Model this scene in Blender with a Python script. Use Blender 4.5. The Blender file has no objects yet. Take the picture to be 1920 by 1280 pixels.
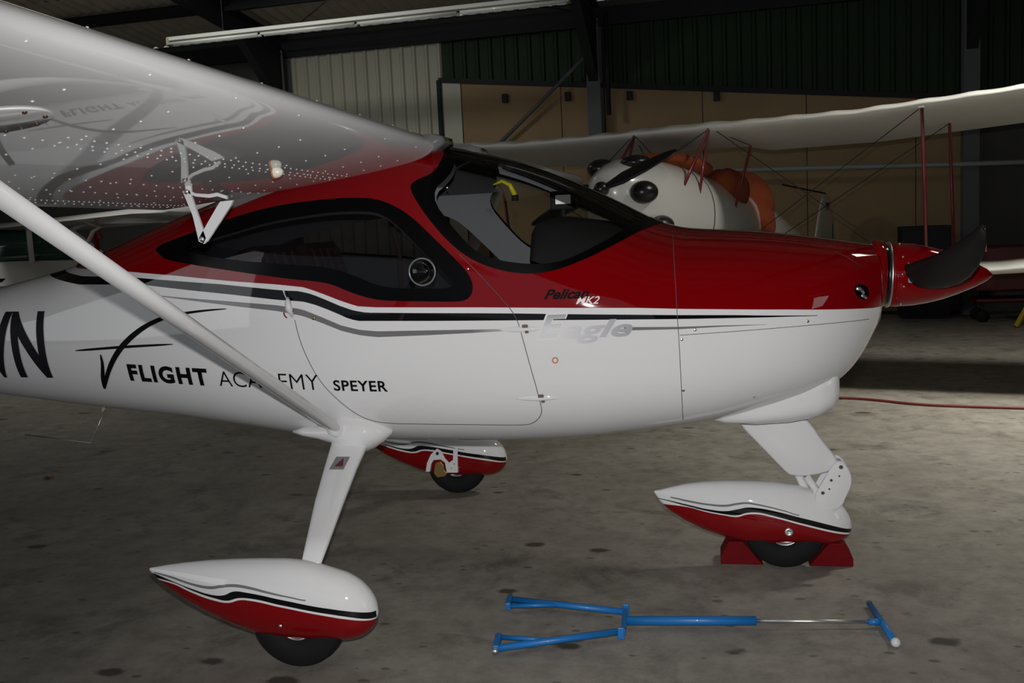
import bpy, bmesh, math, random
import numpy as np
from mathutils import Vector, Matrix
from mathutils.geometry import delaunay_2d_cdt
random.seed(4)
sc = bpy.context.scene
COL = sc.collection
R = math.radians
# ---------------------------------------------------------------- camera
# world frame: x = nose direction of the red and white aircraft, y = away from the photographer, z up
YAW = R(11.53224); PITCH = R(6.66437); ROLL = R(2.7)
CAMP = Vector((1.45433, -4.23077, 1.5))
fw = Vector((-math.sin(YAW)*math.cos(PITCH), math.cos(YAW)*math.cos(PITCH), -math.sin(PITCH)))
rt0 = Vector((math.cos(YAW), math.sin(YAW), 0)); up0 = rt0.cross(fw)
rt = math.cos(ROLL)*rt0 - math.sin(ROLL)*up0; up = math.sin(ROLL)*rt0 + math.cos(ROLL)*up0
cam = bpy.data.objects.new('camera', bpy.data.cameras.new('camera')); COL.objects.link(cam)
cam.matrix_world = Matrix(((rt.x, up.x, -fw.x, CAMP.x), (rt.y, up.y, -fw.y, CAMP.y), (rt.z, up.z, -fw.z, CAMP.z), (0, 0, 0, 1)))
cam.data.sensor_width = 36; cam.data.lens = 1850/1920*36; cam.data.clip_end = 200; cam.data.clip_start = 0.02
sc.camera = cam
def cf(X, Z, h=0.0):
    """point given as metres right of / in front of the photographer and height"""
    return Vector((CAMP.x + X*math.cos(YAW) - Z*math.sin(YAW), CAMP.y + X*math.sin(YAW) + Z*math.cos(YAW), h))
# ---------------------------------------------------------------- world, lights, exposure
w = bpy.data.worlds.new('overcast_sky'); sc.world = w; w.use_nodes = True
w.node_tree.nodes['Background'].inputs[0].default_value = (0.80, 0.88, 1.0, 1)
w.node_tree.nodes['Background'].inputs[1].default_value = 0.26
def area(name, loc, target, sx, sy, power, col=(1, 1, 1)):
    l = bpy.data.lights.new(name, 'AREA'); l.shape = 'RECTANGLE'; l.size = sx; l.size_y = sy; l.energy = power; l.color = col
    o = bpy.data.objects.new(name, l); COL.objects.link(o); o.location = loc
    o.rotation_euler = (Vector(target)-Vector(loc)).to_track_quat('-Z', 'Y').to_euler(); return o
area('open_door_daylight', cf(8.5, -2.5, 2.0), cf(0, 4.2, 1.0), 3.2, 2.6, 45, (0.95, 0.98, 1.0))
area('skylight_right', cf(4.7, 5.85, 4.9), cf(4.2, 6.7, 0), 0.9, 0.5, 118, (1.0, 0.97, 0.88)).data.spread = R(98)
area('fill_left', cf(-9.3, -0.5, 2.2), cf(-1.5, 3.6, 1.1), 5.0, 3.8, 75, (0.95, 0.98, 1.0))  # added fill lamp brightening the tail side; the left wall has no door
area('fill_back_left', cf(-4.3, 10.3, 5.3), cf(-4.2, 13.5, 1.5), 1.4, 0.6, 85, (1.0, 0.98, 0.92))  # added fill lamp for the back-left wall and parked wing; no roof opening
fl = bpy.data.lights.new('camera_flash', 'SPOT'); fl.energy = 345; fl.spot_size = R(92); fl.spot_blend = 1.0; fl.shadow_soft_size = 0.018; fl.color = (1.0, 0.98, 0.96)
flo = bpy.data.objects.new('camera_flash', fl); COL.objects.link(flo); flo.location = CAMP + up*0.11 + fw*0.02; flo.rotation_euler = (fw + rt*0.09 - up*0.02).to_track_quat('-Z', 'Y').to_euler()
sc.view_settings.view_transform = 'Standard'; sc.view_settings.look = 'None'
sc.view_settings.gamma = 1; sc.view_settings.exposure = 0.0; sc.view_settings.use_curve_mapping = False
sc.cycles.max_bounces = 8; sc.cycles.transparent_max_bounces = 16
sc.cycles.sample_clamp_indirect = 4
# ---------------------------------------------------------------- helpers
def tag(o, label=None, cat=None, group=None, kind=None):
    if label: o['label'] = label
    if cat: o['category'] = cat
    if group: o['group'] = group
    if kind: o['kind'] = kind
    return o
def empty(name, loc=(0, 0, 0), rz=0.0, label=None, cat=None, group=None, parent=None):
    o = bpy.data.objects.new(name, None); COL.objects.link(o); o.location = loc; o.rotation_euler = (0, 0, rz)
    o.empty_display_size = 0.1
    if parent: o.parent = parent
    return tag(o, label, cat, group)
def link(name, me, m, parent=None, smooth=False):
    if m is not None: me.materials.append(m)
    if smooth: me.shade_smooth()
    o = bpy.data.objects.new(name, me); COL.objects.link(o)
    if parent is not None: o.parent = parent
    return o
def mesh(name, vs, fs, m, parent=None, smooth=False):
    me = bpy.data.meshes.new(name); me.from_pydata([tuple(v) for v in vs], [], fs); me.update()
    return link(name, me, m, parent, smooth)
class MB:
    def __init__(s): s.v = []; s.f = []
    def add(s, vs, fs):
        n = len(s.v); s.v += [tuple(v) for v in vs]; s.f += [tuple(i+n for i in f) for f in fs]; return s
    def box(s, c, d, rot=None):
        hx, hy, hz = d[0]/2, d[1]/2, d[2]/2
        vs = [Vector((x, y, z)) for x in (-hx, hx) for y in (-hy, hy) for z in (-hz, hz)]
        if rot is not None: vs = [rot @ v for v in vs]
        vs = [v+Vector(c) for v in vs]
        return s.add(vs, [(0, 1, 3, 2), (4, 6, 7, 5), (0, 4, 5, 1), (2, 3, 7, 6), (0, 2, 6, 4), (1, 5, 7, 3)])
    def beam(s, a, b, wd, ht, upv=(0, 0, 1)):
        a = Vector(a); b = Vector(b); d = (b-a).normalized(); u = Vector(upv); sd = d.cross(u).normalized(); u = sd.cross(d)
        vs = [p+sd*(wd/2*i)+u*(ht/2*j) for p in (a, b) for i, j in ((-1, -1), (1, -1), (1, 1), (-1, 1))]
        return s.add(vs, [(3, 2, 1, 0), (4, 5, 6, 7), (0, 1, 5, 4), (1, 2, 6, 5), (2, 3, 7, 6), (3, 0, 4, 7)])
    def ibeam(s, a, b, wd, ht, th, upv=(0, 0, 1)):
        a = Vector(a); b = Vector(b); d = (b-a).normalized(); u = Vector(upv); sd = d.cross(u).normalized(); u = sd.cross(d)
        s.beam(a+u*(ht/2-th/2), b+u*(ht/2-th/2), wd, th, upv); s.beam(a-u*(ht/2-th/2), b-u*(ht/2-th/2), wd, th, upv)
        return s.beam(a, b, th, ht-2*th, upv)
    def tube(s, pts, r, n=12, cap=True, sq=1.0, upv=None):
        pts = [Vector(p) for p in pts]; rs = r if isinstance(r, (list, tuple)) else [r]*len(pts)
        prev = None; base = len(s.v); m = len(pts)
        for i, p in enumerate(pts):
            d = (pts[min(i+1, m-1)]-pts[max(i-1, 0)]).normalized()
            if prev is None:
                ref = Vector(upv) if upv else (Vector((0, 0, 1)) if abs(d.z) < .9 else Vector((1, 0, 0)))
                a = (ref-d*ref.dot(d)).normalized()
            else: a = (prev-d*prev.dot(d)).normalized()
            prev = a; b = d.cross(a)
            for k in range(n):
                t = 2*math.pi*k/n; s.v.append(tuple(p+(a*math.cos(t)+b*math.sin(t)*sq)*rs[i]))
        for i in range(m-1):
            for k in range(n):
                k2 = (k+1) % n
                s.f.append((base+i*n+k, base+i*n+k2, base+(i+1)*n+k2, base+(i+1)*n+k))
        if cap: s.f.append(tuple(base+k for k in reversed(range(n)))); s.f.append(tuple(base+(m-1)*n+k for k in range(n)))
        return s
    def lathe(s, prof, c=(0, 0, 0), axis='z', n=32, closed=False):
        base = len(s.v); m = len(prof)
        for r, h in prof:
            for k in range(n):
                t = 2*math.pi*k/n; x, y = r*math.cos(t), r*math.sin(t)
                p = {'z': (x, y, h), 'x': (h, x, y), 'y': (x, h, y)}[axis]
                s.v.append(tuple(Vector(c)+Vector(p)))
        for i in range(m if closed else m-1):
            for k in range(n):
                k2 = (k+1) % n; i2 = (i+1) % m
                s.f.append((base+i*n+k, base+i*n+k2, base+i2*n+k2, base+i2*n+k))
        if not closed:
            if prof[0][0] > 1e-5: s.f.append(tuple(base+k for k in range(n)))
            if prof[-1][0] > 1e-5: s.f.append(tuple(base+(m-1)*n+k for k in range(n)))
        return s
    def prism(s, poly, ext):
        """closed outline (3d points) pushed along ext"""
        n = len(poly); poly = [Vector(p) for p in poly]; e = Vector(ext)
        return s.add(poly+[p+e for p in poly], [tuple(reversed(range(n))), tuple(range(n, 2*n))]+[(i, (i+1) % n, n+(i+1) % n, n+i) for i in range(n)])
    def build(s, name, m, parent=None, smooth=False, bevel=0, auto=False):
        me = bpy.data.meshes.new(name); me.from_pydata(s.v, [], s.f); me.update()
        bm = bmesh.new(); bm.from_mesh(me); bmesh.ops.remove_doubles(bm, verts=bm.verts, dist=1e-6)
        if bevel: bmesh.ops.bevel(bm, geom=bm.edges[:], offset=bevel, segments=2, affect='EDGES', profile=.5)
        bmesh.ops.recalc_face_normals(bm, faces=bm.faces); bm.to_mesh(me); bm.free()
        if auto: me.shade_smooth(); me.set_sharp_from_angle(angle=R(38))
        return link(name, me, m, parent, smooth)
# ---------------------------------------------------------------- materials
def mat(name, col, rough=.5, metal=0, coat=0, noise=None, bump=None, emit=None, spec=.5):
    m = bpy.data.materials.new(name); m.use_nodes = True; nt = m.node_tree; b = nt.nodes['Principled BSDF']
    b.inputs['Base Color'].default_value = (*col, 1); b.inputs['Roughness'].default_value = rough; b.inputs['Metallic'].default_value = metal
    b.inputs['Coat Weight'].default_value = coat; b.inputs['Coat Roughness'].default_value = .03; b.inputs['Specular IOR Level'].default_value = spec
    if noise:   # (scale, amount)
        tc = nt.nodes.new('ShaderNodeTexCoord'); n = nt.nodes.new('ShaderNodeTexNoise'); n.inputs['Scale'].default_value = noise[0]; n.inputs['Detail'].default_value = 6
        r = nt.nodes.new('ShaderNodeMapRange'); r.inputs['To Min'].default_value = 1-noise[1]; r.inputs['To Max'].default_value = 1+noise[1]
        mx = nt.nodes.new('ShaderNodeVectorMath'); mx.operation = 'SCALE'; mx.inputs[0].default_value = col
        nt.links.new(tc.outputs['Object'], n.inputs['Vector']); nt.links.new(n.outputs['Fac'], r.inputs['Value'])
        nt.links.new(r.outputs[0], mx.inputs['Scale']); nt.links.new(mx.outputs[0], b.inputs['Base Color'])
    if bump:
        tc = nt.nodes.new('ShaderNodeTexCoord'); n = nt.nodes.new('ShaderNodeTexNoise'); n.inputs['Scale'].default_value = bump[0]
        bp = nt.nodes.new('ShaderNodeBump'); bp.inputs['Strength'].default_value = bump[1]; bp.inputs['Distance'].default_value = bump[2] if len(bump) > 2 else .01
        nt.links.new(tc.outputs['Object'], n.inputs['Vector']); nt.links.new(n.outputs['Fac'], bp.inputs['Height']); nt.links.new(bp.outputs[0], b.inputs['Normal'])
    if emit: b.inputs['Emission Color'].default_value = (*emit[:3], 1); b.inputs['Emission Strength'].default_value = emit[3]
    return m
def glass(name, tint, refl=.9, f0=1.45):
    m = bpy.data.materials.new(name); m.use_nodes = True; nt = m.node_tree; nt.nodes.clear()
    o = nt.nodes.new('ShaderNodeOutputMaterial'); mx = nt.nodes.new('ShaderNodeMixShader'); t = nt.nodes.new('ShaderNodeBsdfTransparent'); g = nt.nodes.new('ShaderNodeBsdfGlossy')
    fr = nt.nodes.new('ShaderNodeFresnel'); fr.inputs['IOR'].default_value = f0
    t.inputs['Color'].default_value = (*tint, 1); g.inputs['Roughness'].default_value = .02; g.inputs['Color'].default_value = (refl, refl, refl, 1)
    nt.links.new(fr.outputs[0], mx.inputs[0]); nt.links.new(t.outputs[0], mx.inputs[1]); nt.links.new(g.outputs[0], mx.inputs[2]); nt.links.new(mx.outputs[0], o.inputs[0]); return m
WHITE = (.72, .72, .73); RED = (.19, .0008, .003); BLK = (.004, .004, .005); GRY = (.17, .17, .175)
class Nodes:
    def __init__(s, nt): s.nt = nt
    def math(s, op, a, b=None, clamp=False):
        n = s.nt.nodes.new('ShaderNodeMath'); n.operation = op; n.use_clamp = clamp
        for i, x in enumerate((a, b)):
            if x is None: continue
            if isinstance(x, (int, float)): n.inputs[i].default_value = x
            else: s.nt.links.new(x, n.inputs[i])
        return n.outputs[0]
    def curve(s, x, pts, x0, x1, z0, z1, hand='VECTOR'):
        """z value of a paint line at station x"""
        u = s.math('DIVIDE', s.math('SUBTRACT', x, x0), x1-x0, True)
        n = s.nt.nodes.new('ShaderNodeFloatCurve'); c = n.mapping.curves[0]
        pts = sorted(tuple(p) for p in pts); P = [((a-x0)/(x1-x0), (b-z0)/(z1-z0)) for a, b in pts]
        c.points[0].location = (0, P[0][1]); c.points[1].location = (1, P[-1][1])
        for a, b in P:
            if 0.0005 < a < .9995: c.points.new(a, b)
        for p in c.points: p.handle_type = hand
        n.mapping.update(); s.nt.links.new(u, n.inputs['Value'])
        return s.math('ADD', s.math('MULTIPLY', n.outputs[0], z1-z0), z0)
    def mixc(s, f, a, b):
        n = s.nt.nodes.new('ShaderNodeMix'); n.data_type = 'RGBA'
        s.nt.links.new(f, n.inputs[0])
        for i, x in ((6, a), (7, b)):
            if isinstance(x, tuple): n.inputs[i].default_value = (*x, 1)
            else: s.nt.links.new(x, n.inputs[i])
        return n.outputs[2]
def livery(name, x0, x1, z0, z1, red, bt, bb, gt, gb, red_above=True, smax=9, gap=None, smin=-9, hand='VECTOR'):
    m = bpy.data.materials.new(name); m.use_nodes = True; nt = m.node_tree; b = nt.nodes['Principled BSDF']; N = Nodes(nt)
    tc = nt.nodes.new('ShaderNodeTexCoord'); sp = nt.nodes.new('ShaderNodeSeparateXYZ'); nt.links.new(tc.outputs['Object'], sp.inputs[0])
    x, z = sp.outputs[0], sp.outputs[2]
    cv = lambda p: N.curve(x, p, x0, x1, z0, z1, hand)
    def band(t, bo, lo, hi):
        f = N.math('MULTIPLY', N.math('LESS_THAN', z, cv(t)), N.math('GREATER_THAN', z, cv(bo)))
        f = N.math('MULTIPLY', f, N.math('GREATER_THAN', x, lo)); return N.math('MULTIPLY', f, N.math('LESS_THAN', x, hi))
    g = band(gt, gb, gt[0][0], gt[-1][0])
    if gap:
        up_ = N.math('DIVIDE', N.math('SUBTRACT', gap[1], x), gap[1]-gap[0], True)   # silver fading out
        up2 = N.math('GREATER_THAN', x, gap[2]); g = N.math('MULTIPLY', g, N.math('MAXIMUM', up_, up2))
    c = N.mixc(g, WHITE, GRY)
    c = N.mixc(band(bt, bb, smin, min(smax, bt[-1][0])), c, BLK)
    r = N.math('GREATER_THAN' if red_above else 'LESS_THAN', z, cv(red))
    c = N.mixc(r, c, RED)
    nt.links.new(c, b.inputs['Base Color']); b.inputs['Roughness'].default_value = .4; b.inputs['Specular IOR Level'].default_value = 0; b.inputs['Coat Weight'].default_value = 1; b.inputs['Coat Roughness'].default_value = .03
    return m
M_white = mat('white_gloss_paint', WHITE, .4, coat=1, spec=0)
M_red = mat('red_gloss_paint', RED, .4, coat=1, spec=0)
M_black = mat('black_gloss', BLK, .12, spec=.5)
M_frit = mat('black_window_border', (.002, .002, .0024), .2, spec=.12)
M_rubber = mat('tyre_rubber', (.007, .007, .0075), .8, noise=(30, .2), spec=.25)
M_dark = mat('dark_interior_plastic', (.010, .010, .011), .75, spec=.3)
M_char = mat('charcoal_headliner', (.028, .028, .031), .9, spec=.1)
M_grey = mat('grey_interior_trim', (.115, .12, .135), .7, spec=.2)
M_seat = mat('seat_fabric', (.10, .045, .04), .9, noise=(12, .4))
M_steel = mat('bare_steel', (.5, .5, .5), .3, 1)
M_seam = mat('panel_gap', (.085, .075, .075), .8, spec=.1)
M_alu = mat('aluminium', (.75, .75, .76), .35, 1)
M_rivet = mat('rivet_paint', (.75, .75, .76), .16, coat=1)
M_blue = mat('blue_powder_coat', (.006, .14, .42), .45, coat=.2)
M_tint = glass('tinted_side_glass', (.28, .27, .28), .85, 1.4)
M_clear = glass('clear_windscreen', (.86, .87, .85), .9, 1.22)
M_silver = mat('silver_lettering', (.42, .43, .46), .35, .3)
# ================================================================= HANGAR
def noise_floor():
    m = bpy.data.materials.new('stained_concrete'); m.use_nodes = True; nt = m.node_tree; b = nt.nodes['Principled BSDF']; N = Nodes(nt)
    tc = nt.nodes.new('ShaderNodeTexCoord')
    def noi(sc_, det=5, rough=.6, v=None, dist=0):
        n = nt.nodes.new('ShaderNodeTexNoise'); n.inputs['Scale'].default_value = sc_; n.inputs['Detail'].default_value = det; n.inputs['Roughness'].default_value = rough; n.inputs['Distortion'].default_value = dist
        nt.links.new(tc.outputs['Object'] if v is None else v, n.inputs['Vector']); return n.outputs['Fac']
    def rng(x, a, b_, c=0., d=1.):
        n = nt.nodes.new('ShaderNodeMapRange'); n.inputs[1].default_value = a; n.inputs[2].default_value = b_; n.inputs[3].default_value = c; n.inputs[4].default_value = d; nt.links.new(x, n.inputs[0]); return n.outputs[0]
    c = N.mixc(rng(noi(1.1, 8, .65), .3, .7), (.205, .188, .160), (.325, .303, .265))
    c = N.mixc(rng(noi(7, 9, .75), .42, .68, 0, .75), c, (.135, .122, .102))
    c = N.mixc(rng(noi(2.9, 8, .72, dist=.5), .54, .70, 0, .85), c, (.095, .088, .075))
    # small oil spots
    vo = nt.nodes.new('ShaderNodeTexVoronoi'); vo.inputs['Scale'].default_value = 4.2; vo.inputs['Randomness'].default_value = 1
    mp = nt.nodes.new('ShaderNodeMapping'); mp.inputs['Scale'].default_value = (.75, 1.25, 1); nt.links.new(tc.outputs['Object'], mp.inputs[0]); nt.links.new(mp.outputs[0], vo.inputs['Vector'])
    sep = nt.nodes.new('ShaderNodeSeparateColor'); nt.links.new(vo.outputs['Color'], sep.inputs[0])
    rad = N.math('MULTIPLY', N.math('POWER', sep.outputs[0], 1.9), .20)
    ed = N.math('ADD', N.math('SUBTRACT', rad, vo.outputs['Distance']), N.math('MULTIPLY', N.math('SUBTRACT', noi(9, 6, .7), .5), .30))
    c = N.mixc(rng(ed, -.02, .06, 0, .85), c, (.035, .03, .025))
    vo2 = nt.nodes.new('ShaderNodeTexVoronoi'); vo2.inputs['Scale'].default_value = 17; nt.links.new(mp.outputs[0], vo2.inputs['Vector'])
    sp2 = nt.nodes.new('ShaderNodeSeparateColor'); nt.links.new(vo2.outputs['Color'], sp2.inputs[0])
    e2 = N.math('SUBTRACT', N.math('MULTIPLY', N.math('POWER', sp2.outputs[1], 5), .3), vo2.outputs['Distance'])
    c = N.mixc(rng(e2, -.02, .06, 0, .6), c, (.045, .037, .03))
    nt.links.new(c, b.inputs['Base Color']); nt.links.new(rng(noi(5, 6), .3, .7, .5, .72), b.inputs['Roughness'])
    bp = nt.nodes.new('ShaderNodeBump'); bp.inputs['Strength'].default_value = .25; bp.inputs['Distance'].default_value = .004
    nt.links.new(noi(45, 8, .7), bp.inputs['Height']); nt.links.new(bp.outputs[0], b.inputs['Normal']); return m
M_floor = noise_floor()
M_green = mat('dark_green_sheet', (.018, .032, .017), .55, spec=.12, noise=(3, .25))
M_cream = mat('cream_ribbed_sheet', (.42, .41, .33), .6, noise=(2, .15))
M_tan = mat('tan_insulation_board', (.25, .175, .09), .8, noise=(1.5, .18))
M_beam = mat('dark_grey_steel', (.022, .023, .027), .6, spec=.12, noise=(2, .2))
M_post = mat('grey_painted_steel', (.10, .105, .112), .5, spec=.12, noise=(2, .1))
M_roof = mat('fibre_cement_roof', (.40, .36, .29), .85, spec=.12, noise=(2.5, .3))
M_plain = mat('shade_dark_cladding', (.08, .08, .072), .8, spec=.12, noise=(1, .2))  # dark base colour also carries the shade left of the cream sheets
WYAW = YAW - R(15.5)                       # heading of the back wall
WD = Vector((math.cos(WYAW), math.sin(WYAW), 0)); WN = Vector((math.sin(WYAW), -math.cos(WYAW), 0))   # along it, and out of it into the room
W0 = cf(0, 15.5)
def wp(a, z, off=0.0): return W0 + WD*a + WN*off + Vector((0, 0, z))
EAVE = 4.62; SLOPE = math.tan(R(7.0))
A0, A1, DEPTH = -11.0, 13.0, 22.0
pts = [wp(A0-.5, 0, -.6), wp(A1+.5, 0, -.6), wp(A1+.5, 0, DEPTH+4), wp(A0-.5, 0, DEPTH+4)]
fl_me = mesh('floor', pts+[p-Vector((0, 0, .2)) for p in pts], [(0, 3, 2, 1), (4, 5, 6, 7), (0, 1, 5, 4), (1, 2, 6, 5), (2, 3, 7, 6), (3, 0, 4, 7)], M_floor); tag(fl_me, kind='structure')
wall = mesh('wall_back', [wp(A0, 0, -.12), wp(A1, 0, -.12), wp(A1, EAVE+.15, -.12), wp(A0, EAVE+.15, -.12), wp(A0, 0, -.2), wp(A1, 0, -.2), wp(A1, EAVE+.15, -.2), wp(A0, EAVE+.15, -.2)],
            [(0, 1, 2, 3), (7, 6, 5, 4), (0, 4, 5, 1), (1, 5, 6, 2), (2, 6, 7, 3), (3, 7, 4, 0)], M_plain); tag(wall, kind='structure')
def ribbed(width, pitch, depth, h):
    """trapezoid-profiled sheet: x along, y out, z up"""
    n = int(round(width/pitch)); prof = []
    for i in range(n):
        x = i*pitch; prof += [(x, 0), (x+pitch*.62, 0), (x+pitch*.72, -depth), (x+pitch*.90, -depth)]
    prof.append((width, 0)); v = []; f = []
    for x, y in prof: v += [(x, y, 0), (x, y, h)]
    for i in range(len(prof)-1): f.append((2*i, 2*i+2, 2*i+3, 2*i+1))
    return v, f
v, f = ribbed(1.035, .207, .035, 1)
sheet_me = {}
for key, mm in (('g', M_green), ('c', M_cream)):
    me = bpy.data.meshes.new('cladding_sheet'); me.from_pydata(v, [], f); me.update(); me.materials.append(mm); sheet_me[key] = me
def sheet(key, a, z0, z1):
    o = bpy.data.objects.new('cladding_sheet', sheet_me[key]); COL.objects.link(o); o.parent = wall
    o.location = wp(a, z0, -.03); o.rotation_euler = (0, 0, WYAW); o.scale = (1, 1, z1-z0)
a = -.93-1.035*3
while a < -.95: sheet('c', a, 0.02, 4.55); a += 1.035
a = -.93
while a < A1-1.1: sheet('g', a, 2.6, 4.55); a += 1.035
# tan boards in front of the lower wall, their top edge running down to the right
def ztop(a): return 3.76 - (a+.55)*.118 if a < 6.5 else 2.93
edges = [-.62, .95, 1.62, 3.05, 4.5, 5.95, 6.75]
for i in range(len(edges)-1):
    a0, a1 = edges[i]+.006, edges[i+1]-.006
    if i == 1: a1 = 1.60
    vs = [wp(a0, .05, .02), wp(a1, .05, .02), wp(a1, ztop(a1), .02), wp(a0, ztop(a0), .02)]
    b = MB(); b.prism(vs, -WN*.06); b.build('insulation_board', M_tan, wall)
b = MB(); b.prism([wp(-.92, .05, .03), wp(-.63, .05, .03), wp(-.63, 3.74, .03), wp(-.92, 3.76, .03)], -WN*.07); b.build('cream_corner_board', M_cream, wall)
b = MB(); b.beam(wp(-.97, 0, .06), wp(-.97, 3.8, .06), .05, .06, WD); b.beam(wp(-.97, 3.80, .05), wp(6.3, ztop(6.3)+.03, .05), .05, .07); b.build('edge_angle', M_beam, wall)
for px_a, zz in ((.09, 3.44), (1.07, 3.39), (2.0, 3.33), (3.26, 3.22)):
    b = MB(); b.box(wp(px_a, zz, .07), (.09, .06, .13), Matrix.Rotation(WYAW, 3, 'Z')); b.build('fixing_block', M_beam, wall, bevel=.006)
b = MB(); b.tube([wp(2.9, 2.16, .35), wp(6.6, 2.04, .35), wp(11, 1.92, .35)], .035, 10); tag(b.build('trim_1', mat('galvanised_rail', (.24, .25, .26), .5), smooth=True), kind='structure')
# steel frame: columns, haunched rafters, eave beam, purlins
frames = [-8.75, -3.6, 1.5, 6.62, 11.7]
def zr(off): return EAVE + .12 + off*SLOPE
ti = 2
def struct(mb, m, sm=False):
    global ti
    o = mb.build('trim_%d' % ti, m, smooth=sm); ti += 1; return tag(o, kind='structure')
for i, fa in enumerate(frames):
    b = MB(); b.ibeam(wp(fa, 0, .16), wp(fa, 4.45, .16), .20, .22, .014, WN); struct(b, M_post)
    b = MB(); b.ibeam(wp(fa, zr(.1)-.25, .05), wp(fa, zr(DEPTH)-.25, DEPTH), .18, .30, .014)
    b.prism([wp(fa-.07, 3.5, .2), wp(fa-.07, 4.5, .2), wp(fa-.07, zr(1.6)-.35, 1.6)], WD*.14)
    struct(b, M_beam)
b = MB(); b.beam(wp(A0, 4.50, .05), wp(A1, 4.50, .05), .12, .26); struct(b, M_beam)
for k in range(1, 12):
    off = k*1.75; b = MB(); b.ibeam(wp(A0, zr(off)-.1, off), wp(A1, zr(off)-.1, off), .08, .16, .01); struct(b, M_beam)
b = MB(); b.tube([wp(1.45, 3.95, .30), wp(-.15, 2.65, .12)], .03, 8); struct(b, M_post, True)         # wall bracing
b = MB(); b.tube([wp(1.72, 4.5, .3), wp(1.72, 3.05, .3)], .035, 8); struct(b, M_beam, True)
b = MB(); b.tube([wp(-3.6, zr(.4)-.3, .4), wp(1.5, zr(5.2)-.3, 5.2)], .012, 6); struct(b, M_post, True)
b = MB(); b.tube([wp(-3.6, zr(5.2)-.3, 5.2), wp(1.5, zr(.4)-.3, .4)], .012, 6); struct(b, M_post, True)
# corrugated roof, sheet by sheet
ceiling = mesh('ceiling', [wp(A0, zr(-.1)+.12, -.1), wp(A1, zr(-.1)+.12, -.1), wp(A1, zr(DEPTH+1)+.12, DEPTH+1), wp(A0, zr(DEPTH+1)+.12, DEPTH+1),
                          wp(A0, zr(-.1)+.2, -.1), wp(A1, zr(-.1)+.2, -.1), wp(A1, zr(DEPTH+1)+.2, DEPTH+1), wp(A0, zr(DEPTH+1)+.2, DEPTH+1)],
               [(0, 1, 2, 3), (7, 6, 5, 4), (0, 4, 5, 1), (1, 5, 6, 2), (2, 6, 7, 3), (3, 7, 4, 0)], M_roof); tag(ceiling, kind='structure')
rv = []; rf = []; RL = 2.45
for i in range(0, 41):
    x = 1.0*i/40; y = .026*math.cos(2*math.pi*x/.2)
    rv += [(x, 0, y), (x, -RL, y)]
for i in range(40): rf.append((2*i, 2*i+1, 2*i+3, 2*i+2))
rme = bpy.data.meshes.new('roof_sheet'); rme.from_pydata(rv, [], rf); rme.update(); rme.shade_smooth(); rme.materials.append(M_roof)
for j in range(7):
    off = -.05 + j*2.3
    for i in range(24):
        a = A0+i*1.0
        if a > A1-1: break
        o = bpy.data.objects.new('roof_sheet', rme); COL.objects.link(o); o.parent = ceiling
        o.location = wp(a, zr(off)+.03+.012*(j % 2), off); o.rotation_euler = Matrix.Rotation(WYAW, 3, 'Z').to_euler()
        o.rotation_euler = (Matrix.Rotation(WYAW, 4, 'Z') @ Matrix.Rotation(-math.atan(SLOPE), 4, 'X')).to_euler()
# side walls and front wall with the open door
for nm, aa, sg in (('wall_left', A0, -1), ('wall_right', A1, 1)):
    b = MB(); b.prism([wp(aa, 0, -.2), wp(aa, zr(-.2)+.2, -.2), wp(aa, zr(DEPTH)+.2, DEPTH), wp(aa, 0, DEPTH)], WD*.08*sg); tag(b.build(nm, M_plain), kind='structure')
b = MB(); zf = zr(DEPTH)+.2
b.prism([wp(A0, 0, DEPTH), wp(-6.5, 0, DEPTH), wp(-6.5, zf, DEPTH), wp(A0, zf, DEPTH)], WN*.1)
b.prism([wp(6.5, 0, DEPTH), wp(A1, 0, DEPTH), wp(A1, zf, DEPTH), wp(6.5, zf, DEPTH)], WN*.1)
b.prism([wp(-6.5, 4.3, DEPTH), wp(6.5, 4.3, DEPTH), wp(6.5, zf, DEPTH), wp(-6.5, zf, DEPTH)], WN*.1)
tag(b.build('wall_front', M_plain), kind='structure')
# fluorescent batten hung on wires
flr = empty('fluorescent_light', cf(-1.8, 13.15, 4.2), WYAW, 'long white double-tube fluorescent batten hanging under the dark hangar roof', 'ceiling light')
M_batten = mat('batten_white', (.75, .77, .73), .4); M_tube = mat('fluorescent_tube_unlit', (.85, .88, .82), .3, coat=.5)
L = 5.6
b = MB(); b.box((0, 0, .045), (L, .10, .05)); b.build('housing', M_batten, flr, bevel=.006)
for y in (-.05, .05):
    for k in range(4):
        x0 = -L/2+.04+k*(L-.04)/4
        b = MB(); b.tube([(x0, y, -.02), (x0+(L-.1)/4-.03, y, -.02)], .019, 12); b.build('tube', M_tube, flr, smooth=True)
for x in (-L/2+.02, L/2-.02):
    b = MB(); b.box((x, 0, .01), (.04, .13, .09)); b.build('end_cap', mat('cap_cream', (.4, .4, .28), .5), flr, bevel=.005)
for x in (-1.95, 1.9):
    b = MB(); b.tube([(x, 0, .07), (x, 0, .82)], .003, 6); b.build('hanging_wire', M_steel, flr)
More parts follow.
